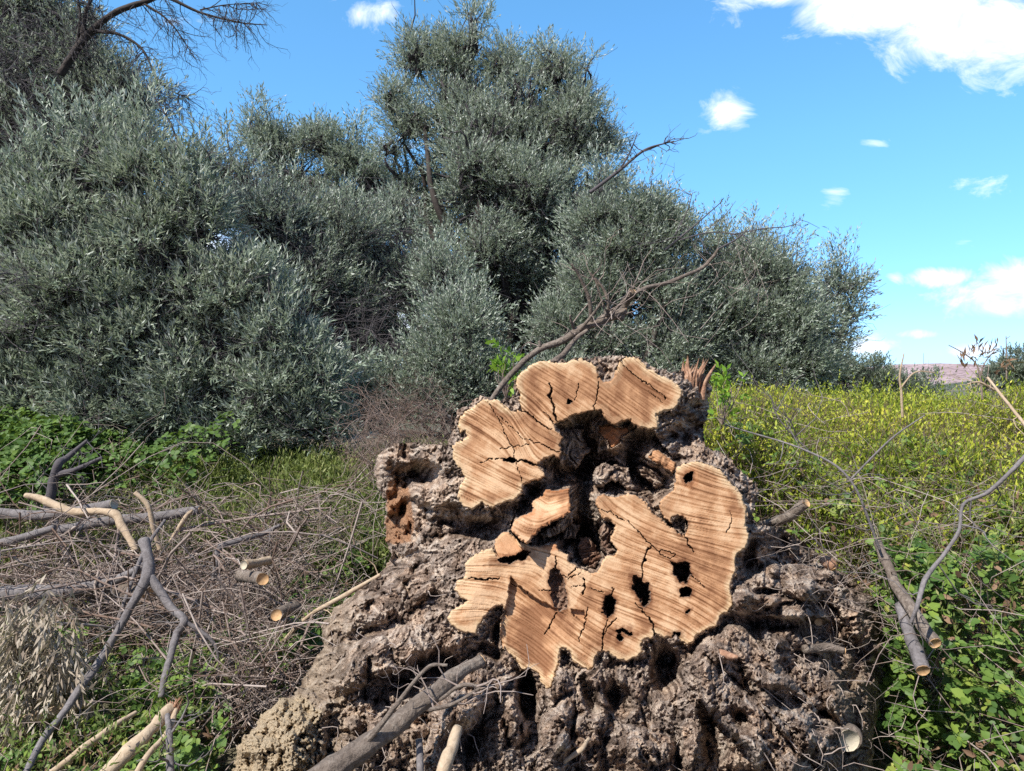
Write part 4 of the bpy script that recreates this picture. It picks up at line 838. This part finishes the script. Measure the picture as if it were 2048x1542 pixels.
# brambles
def bramble(name, label, P0, L=.045, k=3, tone=None, canes=200, caneL=(.3, .8), mat='bramble'):
    lv = Acc(); n = len(P0)
    # trifoliate: three leaflets round each stalk end
    D0 = unit(rng.normal(size=(n, 3)) * .8 + np.array([0, -.35, .25])); up = unit(rng.normal(size=(n, 3)) * .45 + np.array([-.15, -.35, 1])); D0 = perp(up, D0)
    S = np.cross(up, D0); tn = rng.random(n) if tone is None else tone
    sz = L * (.55 + .75 * rng.random(n))
    for a, s in ((0, 1.15), (1.45, 1), (-1.45, 1)):
        D = unit(D0 * math.cos(a) + S * math.sin(a) + rng.normal(size=D0.shape) * .12); Nn = perp(D, up + rng.normal(size=up.shape) * .25)
        V, F = leaves(P0 + D * .004, D, Nn, sz * s, sz * s * .8, OVATE)
        lv.add(V, F, np.repeat(np.clip(tn * .6 + rng.random(n) * .4, 0, 1), 7))
    tag(lv.build(name, M[mat]), label, kind='stuff')
    if canes:
        idx = rng.integers(0, n, canes); A = P0[idx] - np.array([0, 0, .15]); B = A + unit(rng.normal(size=A.shape) * np.array([1, 1, .4]) + np.array([0, 0, .2])) * rng.uniform(*caneL, (canes, 1))
        pt = arcs(A, B, 9, .12, sag=-.2); V, F = tubes(pt, np.linspace(1, .5, 9)[None] * rng.uniform(.0012, .003, (canes, 1)), 4)
        tag(np_mesh('bramble_canes', V, [F], M['twig'], None, {'rnd': np.repeat(.3 + .6 * rng.random(canes), 36)}), 'thin arching canes of the ' + name.replace('_', ' '), kind='stuff')
p = scatter(60000, .8, 3.6, 1.8, 4.2, lambda x, y: top_right(x, y) + .03, .9, lambda x, y: np.where(in_stump(x, y, .04), 0, (1 - .93 * sstep(y, 2.95, 3.35)) * (.25 + sstep(fbm(x * 2.6, y * 2.6, o=3, seed=77), -.35, .15))))
bramble('bramble_patch', 'glossy green bramble leaves in the lower right corner and beside the root plate', p, .038, canes=700)
def blobmask(cs):
    return lambda x, y: np.max([np.exp(-((x - a) / b) ** 2 - ((y - c) / d) ** 2) * e for a, b, c, d, e in cs], 0)
p = scatter(50000, -4, -.35, 2.3, 5.5, lambda x, y: top_left(x, y) + .12 - .2 * (1 - sstep(y, 2.9, 3.4)), .35, lambda x, y: np.where(in_stump(x, y), 0, .8 * sstep(fbm(x * 3, y * 3, o=3, seed=78), -.1, .25) * blobmask([(-1.45, .3, 3.3, .3, 1), (-1.15, .35, 3.7, .3, .8), (-1.0, .25, 4.1, .35, .9), (-2.2, .4, 3.6, .3, .6), (-1.3, .25, 2.85, .3, 1), (-1.75, .3, 2.7, .3, .9), (-.85, .3, 4.9, .4, .9), (-1.95, .3, 3.0, .25, .7)])(x, y)))
bramble('bramble_patch', 'bright green brambles growing through the fallen branches at the lower left', p, .036, canes=160)
p = scatter(46000, -6, -2, 4.9, 7.2, lambda x, y: top_left(x, y) + .5 + .35 * fbm(x * 1.4, y * 1.4, o=3, seed=171), 1.0, lambda x, y: blobmask([(-3.6, .8, 5.6, .5, 1), (-3.0, .5, 5.9, .4, .7), (-4.4, .8, 6.2, .7, .9)])(x, y) * (.3 + sstep(fbm(x * 3, y * 3, o=3, seed=172), -.3, .2)))
bramble('bramble_patch', 'bramble bushes in front of the silvery olive at the left edge', p, .04, canes=420, tone=rng.random(len(p)) * .45)
# left herbs and grass
p = scatter(34000, -5, .3, 4.7, 7.0, lambda x, y: gz(x, y) + .34 + .1 * sstep(y, 5.2, 6) + .1 * fbm(x * 2, y * 2, o=2, seed=8), .3, lambda x, y: np.where(in_stump(x, y, .1), 0, .85))
lv = Acc(); ax = unit(rng.normal(size=p.shape) * .5 + np.array([0, 0, 1])); sprigs(lv, p - ax * .1, ax, rng.uniform(.1, .28, len(p)), 8, .05, .012, spread=.7, tone=np.clip(.5 + .5 * fbm(p[:, 0] * 1.5, p[:, 1] * 1.5, o=2, seed=17) + .2 * rng.normal(size=len(p)), 0, 1))
tag(lv.build('grass', M['grass']), 'yellow green grass and weeds before the middle left olives', kind='stuff')
p = scatter(9000, -5, 3, 1.8, 4.8, lambda x, y: gz(x, y) + .1, .1, lambda x, y: np.where(in_stump(x, y), 0, .5))
lv = Acc(); ax = unit(rng.normal(size=p.shape) * .9 + np.array([0, 0, .8])); sprigs(lv, p, ax, rng.uniform(.05, .2, len(p)), 5, .05, .011, spread=.8)
tag(lv.build('leaf_litter', M['brownleaf']), 'dry brown leaves lying among the branches', kind='stuff')
p = np.vstack([scatter(3800, .8, 3.6, 1.8, 4.0, lambda x, y: top_right(x, y) + .03, .5, lambda x, y: np.where(in_stump(x, y, .05), 0, .9)), scatter(2600, -3.6, -.6, 2.3, 5.2, lambda x, y: top_left(x, y) + .1, .3, lambda x, y: np.where(in_stump(x, y), 0, .7))])
lv = Acc(); ax = unit(rng.normal(size=p.shape) * .6 + np.array([0, -.1, .8])); sprigs(lv, p, ax, rng.uniform(.05, .18, len(p)), 8, .028, .009, spread=.8)
tag(lv.build('mixed_herbs', M['grass']), 'narrow leaved weeds mixed among the brambles', kind='stuff')
p = scatter(2200, .8, 3.6, 1.8, 3.6, lambda x, y: top_right(x, y) + .02, .3, lambda x, y: np.where(in_stump(x, y, .05), 0, .8))
lv = Acc(); sprigs(lv, p, rdir(len(p)), rng.uniform(.03, .1, len(p)), 2, .045, .022, tpl=OVATE, spread=.8)
tag(lv.build('dead_leaves', M['brownleaf']), 'withered brown leaves caught in the brambles', kind='stuff')
# brush pile
twig_mass('brush_pile', 'grey tangle of dead twigs and brushwood left of the stump', [(0, 600, 1015, 1180, 4.6, 5.8), (0, 640, 1120, 1330, 3.8, 4.9), (380, 600, 1250, 1450, 3.2, 3.8), (520, 760, 1000, 1100, 4.4, 5.2)], 1500, r=(.0015, .007), L=(.25, .9), mat='twig', tone=(.1, 1), sub=3)
twig_mass('brush_pile', 'brown dead weeds standing behind the stump on its left', [(720, 900, 800, 900, 4.2, 5.2), (700, 790, 880, 950, 4.2, 5.0)], 260, r=(.0012, .003), L=(.2, .5), mat='twig', tone=(.1, .6), vert=.7, sub=4)
twig_mass('thin_dry_stalks', 'pale dry stalks rising from the bushes right of the stump', [(1420, 1680, 800, 960, 3.7, 4.6), (1500, 2048, 980, 1540, 2.9, 3.8), (1900, 2048, 760, 900, 4, 5)], 260, r=(.001, .003), L=(.3, .8), mat='twig', tone=(.5, 1), vert=.3, sub=2)
twig_mass('thin_dry_stalks', 'thin bare twigs standing up behind the sawn face', [(1180, 1340, 560, 730, 3.6, 4.0), (1330, 1520, 420, 640, 4.2, 4.6)], 26, r=(.0012, .0022), L=(.3, .55), mat='twig', tone=(.6, 1), vert=.9, sub=2)
twig_mass('brush_pile', 'thicker grey and brown branches heaped in the brush pile at the left', [(0, 560, 1000, 1180, 4.3, 5.6), (0, 480, 1150, 1330, 3.6, 4.5), (450, 640, 1060, 1300, 3.8, 4.8)], 330, mm=8, r=(.003, .010), L=(.4, 1.3), mat='twig', tone=(.2, .9), sub=3)
# pale dry leaf sprays at the left edge
p = scatter(1, 0, 1, 3, 4, lambda x, y: x, 0)
cl = []
for (u, v, su, sv, n_) in [(60,1240,70,60,170),(100,1330,70,60,170),(30,1330,50,90,150),(15,1420,40,50,80),(1850,1215,45,35,22),(130,1290,40,40,30)]:
    for _ in range(n_):
        d = random.uniform(3.1, 3.4) if u < 1000 else random.uniform(3.1, 3.3); cl.append(P(random.gauss(u, su * .6), random.gauss(v, sv * .6), d))
cl = np.array(cl); lv = Acc(); ax = unit(rng.normal(size=cl.shape) * .4 + np.array([.1, -.2, -1])); sprigs(lv, cl, ax, rng.uniform(.08, .2, len(cl)), 8, .055, .011, spread=.45)
tag(lv.build('dry_leaves', M['dryleaf']), 'pale bleached leaves hanging on the cut twigs', kind='stuff')
# fresh shoots
for (u, v, d, n_, lab) in [(1012, 738, 3.9, 26, 'bright green shoot behind the top left of the sawn face'), (1445, 790, 3.6, 16, 'bright green shoot at the right of the torn splinters')]:
    c = P(u, v, d); r_ = empty('leafy_shoot', P(u, v + 60, d), lab, 'plant')
    O = c + rng.normal(size=(n_, 3)) * np.array([.045, .04, .05]); ax = unit(rng.normal(size=O.shape) * .6 + np.array([0, 0, .5])); lv = Acc()
    sprigs(lv, O, ax, np.full(n_, .06), 6, .045, .02, spread=1); lv.build('leaves', M['fresh'], r_)
    V, F = tubes(arcs(np.repeat(P(u, v + 60, d)[None], n_, 0), O, 6, .05), np.full((n_, 6), .0018), 4); np_mesh('stem', V, [F], M['twig'], r_, {'rnd': np.full(len(V), .5)})

# ------------------------------------------------------------------ cut and fallen wood
thing_branch('leaning_branch', 'long dead branch leaning up to the right behind the sawn face, with sawn stubs', 'branch',
    [[(960,840,3.75,5.0),(1000,775,3.75,5.7),(1035,735,3.75,6.0),(1075,700,3.75,6.3),(1120,682,3.75,7.6),(1170,655,3.75,8.8),(1215,635,3.75,9.4),(1252,622,3.75,8.8)],
     [(1240,640,3.75,8.2),(1250,615,3.75,7.6),(1258,595,3.72,8.2),(1266,582,3.7,8.8)],
     [(1268,588,3.72,3.7),(1290,577,3.75,4.1),(1330,567,3.8,4.1),(1375,550,3.85,3.7),(1405,535,3.9,3.5),(1425,515,3.9,3.7),(1436,498,3.9,2.5)],
     [(1184,650,3.75,5.0),(1181,620,3.72,4.4),(1176,590,3.7,3.7),(1160,555,3.68,3.1),(1143,528,3.65,1.9)],
     [(1215,632,3.73,3.7),(1216,605,3.7,3.1),(1205,575,3.7,3.1),(1190,555,3.7,2.5)], [(1212,630,3.7,1.9),(1200,590,3.7,1.9),(1190,560,3.7,2.5),(1180,545,3.7,1.9)],
     [(1150,665,3.75,2.5),(1143,645,3.72,3.1),(1140,630,3.7,1.9)], [(1160,660,3.73,3.7),(1185,630,3.7,3.1),(1205,600,3.68,1.9)], [(1083,698,3.75,4.4),(1078,682,3.74,2.5)],
     [(1105,725,3.6,6.3),(1130,705,3.65,5.7),(1150,680,3.7,5.0),(1175,660,3.72,3.7)], [(1220,628,3.7,3.1),(1250,600,3.7,2.5),(1262,590,3.7,1.9)]],
    M['logbark'], M['cutend'], twigs=22, tw=(.1, .35), tr=.0028, tmat=M['twig'])
thing_branch('bare_branch', 'thin bare branch fanning out against the sky right of the tallest olive', 'branch', [[(1180,385,8.5,4),(1240,340,8.5,3),(1290,300,8.5,2.4),(1348,282,8.5,1)], [(1240,340,8.5,2),(1262,300,8.5,1.5),(1275,265,8.5,.8)], [(1290,302,8.5,1.5),(1320,290,8.5,1),(1350,276,8.5,.7)]], M['twigdark'], None, twigs=20, tw=(.1, .3), tr=.005, tmat=M['twigdark'])
thing_branch('bare_branch', 'long thin twigs spreading against the sky above the right end of the leaning branch', 'branch', [[(1436,498,3.9,2),(1470,480,3.9,1.6),(1500,455,3.9,.8)], [(1330,500,4.1,2),(1390,450,4.1,1.6),(1445,402,4.1,.8)], [(1360,480,4.1,1.4),(1420,465,4.1,1.2),(1490,470,4.1,.7)], [(1350,470,4.1,1.2),(1375,420,4.1,1),(1385,385,4.1,.6)], [(1460,470,4.1,1.2),(1510,460,4.1,1),(1545,455,4.1,.6)]], M['twigdark'], None, twigs=16, tw=(.1, .3), tr=.0022, tmat=M['twigdark'])
thing_branch('fallen_log', 'weathered log leaning on the root plate at the bottom, its sawn tip below the face', 'log',
    [[(560,1620,2.02,25.8),(640,1552,2.05,24.1),(720,1500,2.1,22.4),(790,1450,2.16,20.6),(860,1390,2.22,18.1),(920,1345,2.3,14.6),(962,1322,2.36,12.0)], [(700,1520,2.1,8.6),(770,1440,2.1,5.2),(800,1400,2.1,4.3),(855,1335,2.12,3.4),(895,1330,2.12,2.6)], [(860,1420,2.15,4.3),(910,1405,2.1,3.4),(970,1370,2.1,2.6)], [(880,1400,2.15,3.4),(925,1370,2.12,4.3),(975,1378,2.1,2.6)]],
    M['logbark'], M['cutend'], twigs=8, tw=(.08, .25), tr=.003, tmat=M['twig'], k=36, rough=.2)
thing_branch('fallen_stick', 'short pale stick standing at the bottom edge right of the weathered log', 'stick', [[(845,1600,2.1,8),(842,1540,2.15,7.5),(838,1480,2.2,7)]], M['greybark'], M['paleend'])
thing_branch('fallen_stick', 'thicker crooked stick with a peeled tip at the bottom edge', 'stick', [[(870,1600,2.0,17),(890,1530,2.05,14),(905,1490,2.1,12),(915,1458,2.15,10)]], M['peeled'], M['paleend'])
thing_branch('fallen_stick', 'thin pale twig curving over the bark at the bottom centre', 'stick', [[(1128,1524,2.2,4),(1160,1500,2.2,5),(1178,1478,2.25,4)]], M['peeled'], None)
# right side
thing_branch('cut_log', 'long sawn log sloping down through the brambles at the right', 'log', [[(1755,1085,3.06,7.9),(1775,1130,2.95,9.7),(1800,1180,2.83,11.0),(1835,1235,2.68,12.3),(1870,1286,2.56,12.3)]], M['logbark'], M['cutend'], group='sawn logs in the right brambles', k=28, twigs=5, tw=(.08,.2), tr=.003)
thing_branch('cut_log', 'shorter grey sawn log just under the long one in the right brambles', 'log', [[(1800,1210,2.8,10.6),(1822,1270,2.67,12.3),(1846,1340,2.53,13.2)]], M['greybark'], M['cutend'], group='sawn logs in the right brambles', k=28)
thing_branch('sawn_stub', 'stub of sawn wood poking out between the stump and the yellow shrubs', 'log', [[(1525,1050,3.2,8),(1570,1035,3.08,10),(1612,1006,3.0,10)]], M['logbark'], M['cutend'], k=16)
thing_branch('broken_stub', 'short broken grey stub resting on the right root plate', 'log', [[(1608,1298,sdepth(1608,1300)-.02,8),(1650,1295,sdepth(1650,1300)-.07,9),(1688,1302,sdepth(1660,1300)-.10,7)]], M['logbark'], M['cutend'], k=14, twigs=4, tw=(.06,.14), tr=.002)
thing_branch('dead_cane', 'long thin bare branch hanging in a curve down the right side', 'branch', [[(2080,880,2.7,4.5),(2030,935,2.7,4),(1975,985,2.7,3.5),(1928,1008,2.7,3.2),(1918,1060,2.65,3.5),(1880,1120,2.6,4),(1850,1160,2.55,5),(1835,1210,2.5,4.5),(1822,1245,2.5,3)]], M['greybark'], None, twigs=10, tw=(.1,.35), tr=.0025)
thing_branch('dead_cane', 'pale broken cane crossing the shrubs at the right edge', 'branch', [[(1975,755,3.5,2.5),(2010,800,3.4,3),(2050,850,3.3,3.5),(2080,890,3.2,3.5)], [(1990,780,3.8,3),(1960,765,3.8,2),(1935,768,3.8,1.5)]], M['peeled'], None, twigs=10, tw=(.1,.3), tr=.002)
thing_branch('dead_cane', 'tall bare stalk curving above the yellow green shrubs', 'branch', [[(1805,835,4.5,2.5),(1803,790,4.5,2.5),(1800,750,4.5,2),(1808,706,4.5,1)], [(1802,775,4.5,1.6),(1830,745,4.5,1.4),(1870,745,4.5,1)]], M['peeled'], None)
thing_branch('dead_cane', 'grey bare stem arching in front of the shrubs beside the stump', 'branch', [[(1760,1100,2.95,2.6),(1700,960,2.95,2.5),(1610,900,3.1,2),(1450,850,3.3,1.5)], [(1700,960,2.95,2),(1780,880,2.95,1.8),(1850,830,3.0,1.2)], [(1620,905,3.4,1.6),(1560,840,3.4,1.5),(1540,790,3.4,1)]], M['greybark'], None, twigs=14, tw=(.1,.4), tr=.0018)
# leafy cane against the sky
rt = empty('leafy_cane', P(1965, 800, 4.2), 'dry leafy cane standing against the clouds near the right edge', 'plant')
tube_part('stem', [(1965,800,4.2,2),(1960,755,4.2,2),(1950,725,4.2,1.5),(1925,705,4.2,1.2),(1897,690,4.2,.8)], M['twig'], rt, k=6, seed=3)
tube_part('stem', [(1960,755,4.2,1.6),(1970,725,4.2,1.2),(1990,700,4.2,.8)], M['twig'], rt, k=6, seed=4)
O = np.array([P(random.gauss(1960, 30), random.gauss(720, 16), 4.2 + random.uniform(-.05, .05)) for _ in range(20)]); lv = Acc(); ax = unit(rng.normal(size=O.shape) * .5 + np.array([.5, 0, .6])); sprigs(lv, O, ax, np.full(20, .08), 4, .055, .013, spread=.8); lv.build('leaves', M['brownleaf'], rt)
thing_branch('reed', 'single thin reed rising in front of the distant trees at the right edge', 'plant', [[(2013,760,5,1.4),(2013,720,5,1.2),(2012,672,5,.8)], [(2012,678,5,.7),(2020,672,5,.6)]], M['twig'], None)
# far mast on the hill
q = 1450; rt = empty('radio_mast', P(1847, 737, q), 'tiny thin mast standing on the far pink hill', 'mast')
tube_part('pole', [(1847,732,q,.5),(1847,706,q,.4)], M['greybark'], rt, k=6, rough=0)
# left side logs
thing_branch('forked_branch', 'smooth grey forked branch standing upside down in the brush pile', 'branch', [[(288,1080,3.5,10.9),(295,1115,3.45,10.1),(296,1150,3.4,11.8),(272,1195,3.35,8.4),(245,1245,3.3,7.6),(215,1300,3.25,7.6),(180,1350,3.15,7.6),(130,1420,3.0,7.6),(85,1480,2.9,6.7),(50,1550,2.75,6.7)],
    [(300,1155,3.4,9.2),(325,1190,3.38,8.4),(345,1220,3.35,7.6),(368,1242,3.3,7.6),(352,1270,3.28,7.6),(342,1310,3.2,6.7),(330,1350,3.15,6.7),(322,1395,3.1,5.9)], [(368,1242,3.3,5.0),(400,1262,3.3,4.2),(430,1290,3.3,3.4),(438,1320,3.3,2.5)]], M['greybark'], None, twigs=12, tw=(.1,.3), tr=.003, k=16)
L = lambda name, lab, cat, parts, mat, em=None, **k: thing_branch(name, lab, cat, parts, mat, em, **k)
L('cut_pole', 'upper cut pole at the left edge with its pale round end showing', 'log', [[(-60,1022,4.8,10),(60,1030,4.75,10),(150,1022,4.7,10.5),(228,1008,4.6,11)]], M['greybark'], M['paleend'], group='cut poles in the brush pile', k=16)
L('cut_pole', 'longest cut pole in the brush pile, its tip above the dry twigs', 'log', [[(120,1060,4.6,9),(200,1045,4.6,10),(300,1035,4.6,10),(400,1020,4.6,8)]], M['greybark'], M['cutend'], group='cut poles in the brush pile', k=16)
L('cut_pole', 'thin cut pole sloping down to the left edge under the others', 'log', [[(-60,1100,4.3,7),(0,1085,4.3,8),(60,1070,4.3,8),(110,1055,4.3,7)]], M['greybark'], None, group='cut poles in the brush pile', k=14)
L('cut_pole', 'thick dark pole lying low in the shadow of the brush pile', 'log', [[(-60,1200,3.9,14),(40,1185,3.9,16),(140,1180,3.9,14),(230,1160,3.9,10),(290,1130,3.9,8)]], M['greybark'], None, group='cut poles in the brush pile', k=16)
L('cut_pole', 'dark log under the forked branch with a rusty round end', 'log', [[(120,1165,4.2,16),(210,1180,4.0,17),(298,1190,3.8,15)]], M['logbark'], M['cutend'], group='cut poles in the brush pile', k=16)
L('peeled_branch', 'crooked peeled branch lying across the poles at the left', 'branch', [[(50,990,4.4,6),(90,1000,4.4,9),(140,1022,4.35,8),(225,1025,4.3,8),(248,1060,4.25,7),(272,1103,4.2,6)]], M['peeled'], None, k=12, rough=.3)
L('dead_sapling', 'dark dead stem standing up at the left edge of the brush pile', 'branch', [[(120,1110,4.9,10),(98,1040,4.9,10),(103,980,4.9,9),(118,930,4.9,8),(135,915,4.95,6),(175,880,5,3)], [(112,950,4.9,7),(150,940,4.9,5),(205,915,4.95,3)], [(105,1030,4.9,8),(130,1100,4.7,7),(140,1160,4.5,5)]], M['twigdark'], None, twigs=20, tw=(.1,.35), tr=.003)
L('bent_branch', 'thin grey branch with a sharp bend in the middle of the brush pile', 'branch', [[(425,1175,4.1,5),(432,1130,4.1,5.5),(440,1095,4.15,6),(480,1080,4.2,6),(525,1068,4.3,5),(560,1050,4.3,3)]], M['greybark'], None, twigs=8, tw=(.1,.3), tr=.003)
L('peeled_branch', 'pair of thin pale sticks meeting above the brush pile', 'branch', [[(320,1100,4.3,5),(308,1060,4.3,5),(295,1010,4.3,5),(270,985,4.3,4)], [(340,1085,4.3,4),(372,1035,4.3,5),(385,1020,4.3,3)]], M['peeled'], None)
L('split_trunk', 'split peeled trunk lying at the bottom left with its torn end up', 'log', [[(150,1610,2.5,17.6),(215,1545,2.6,16.0),(270,1490,2.7,13.6),(315,1445,2.8,12.0),(345,1412,2.9,8.8)], [(240,1610,2.5,8.0),(290,1520,2.6,7.2),(335,1465,2.75,6.4),(352,1420,2.88,4.8)]], M['peeled'], None, k=14, rough=.35)
tag(bpy.data.objects['split_trunk'], None)
T = []; V, F = splinter_bm(348, 1412, 2.88, 12, .05, (.8, 0), .014); np_mesh('splinter', V, [np.array(F), np.array(T)], M['orange'], bpy.data.objects['split_trunk'])
L('peeled_branch', 'long straight pale stick lying towards the bottom left corner', 'stick', [[(85,1560,2.7,6),(170,1495,2.8,7),(230,1450,2.9,6),(272,1425,3.0,4)]], M['peeled'], None)
L('peeled_branch', 'smooth brownish log piece half hidden at the lower left', 'log', [[(20,1440,3.1,8),(90,1430,3.15,11),(150,1410,3.2,9),(190,1408,3.2,7)]], M['peeled'], None)
L('fallen_stick', 'grey stick rising from the bottom edge beside the split trunk', 'stick', [[(345,1600,2.6,8),(342,1540,2.65,8),(338,1480,2.7,7),(335,1430,2.8,5)]], M['greybark'], None, twigs=6)
L('log_end', 'round log end with a reddish core, facing the viewer left of the stump', 'log', [[(480,1150,3.75,12),(525,1158,3.45,12)]], M['logbark'], M['cutend'], group='log ends in the brush pile', k=16)
L('log_end', 'lower log end with a yellowish core above the green brambles', 'log', [[(590,1215,3.6,13),(553,1230,3.35,13)]], M['logbark'], M['cutend'], group='log ends in the brush pile', k=16)
L('log_end', 'slanting pale sawn log end catching the sun left of the stump', 'log', [[(540,1120,3.7,8),(515,1125,3.6,9),(488,1130,3.5,9)]], M['peeled'], M['paleend'], group='log ends in the brush pile', k=14)
L('fallen_stick', 'long thin stick sloping up to the left side of the root plate', 'stick', [[(560,1290,3.6,4),(620,1230,3.5,4),(690,1190,3.4,5),(760,1150,3.3,4)]], M['peeled'], None, twigs=4)
L('fallen_stick', 'long grey stick slanting through the twigs towards the left burl', 'stick', [[(120,1500,3.4,3),(200,1340,3.6,4),(280,1120,3.9,4),(330,1040,4.1,3)]], M['greybark'], None)
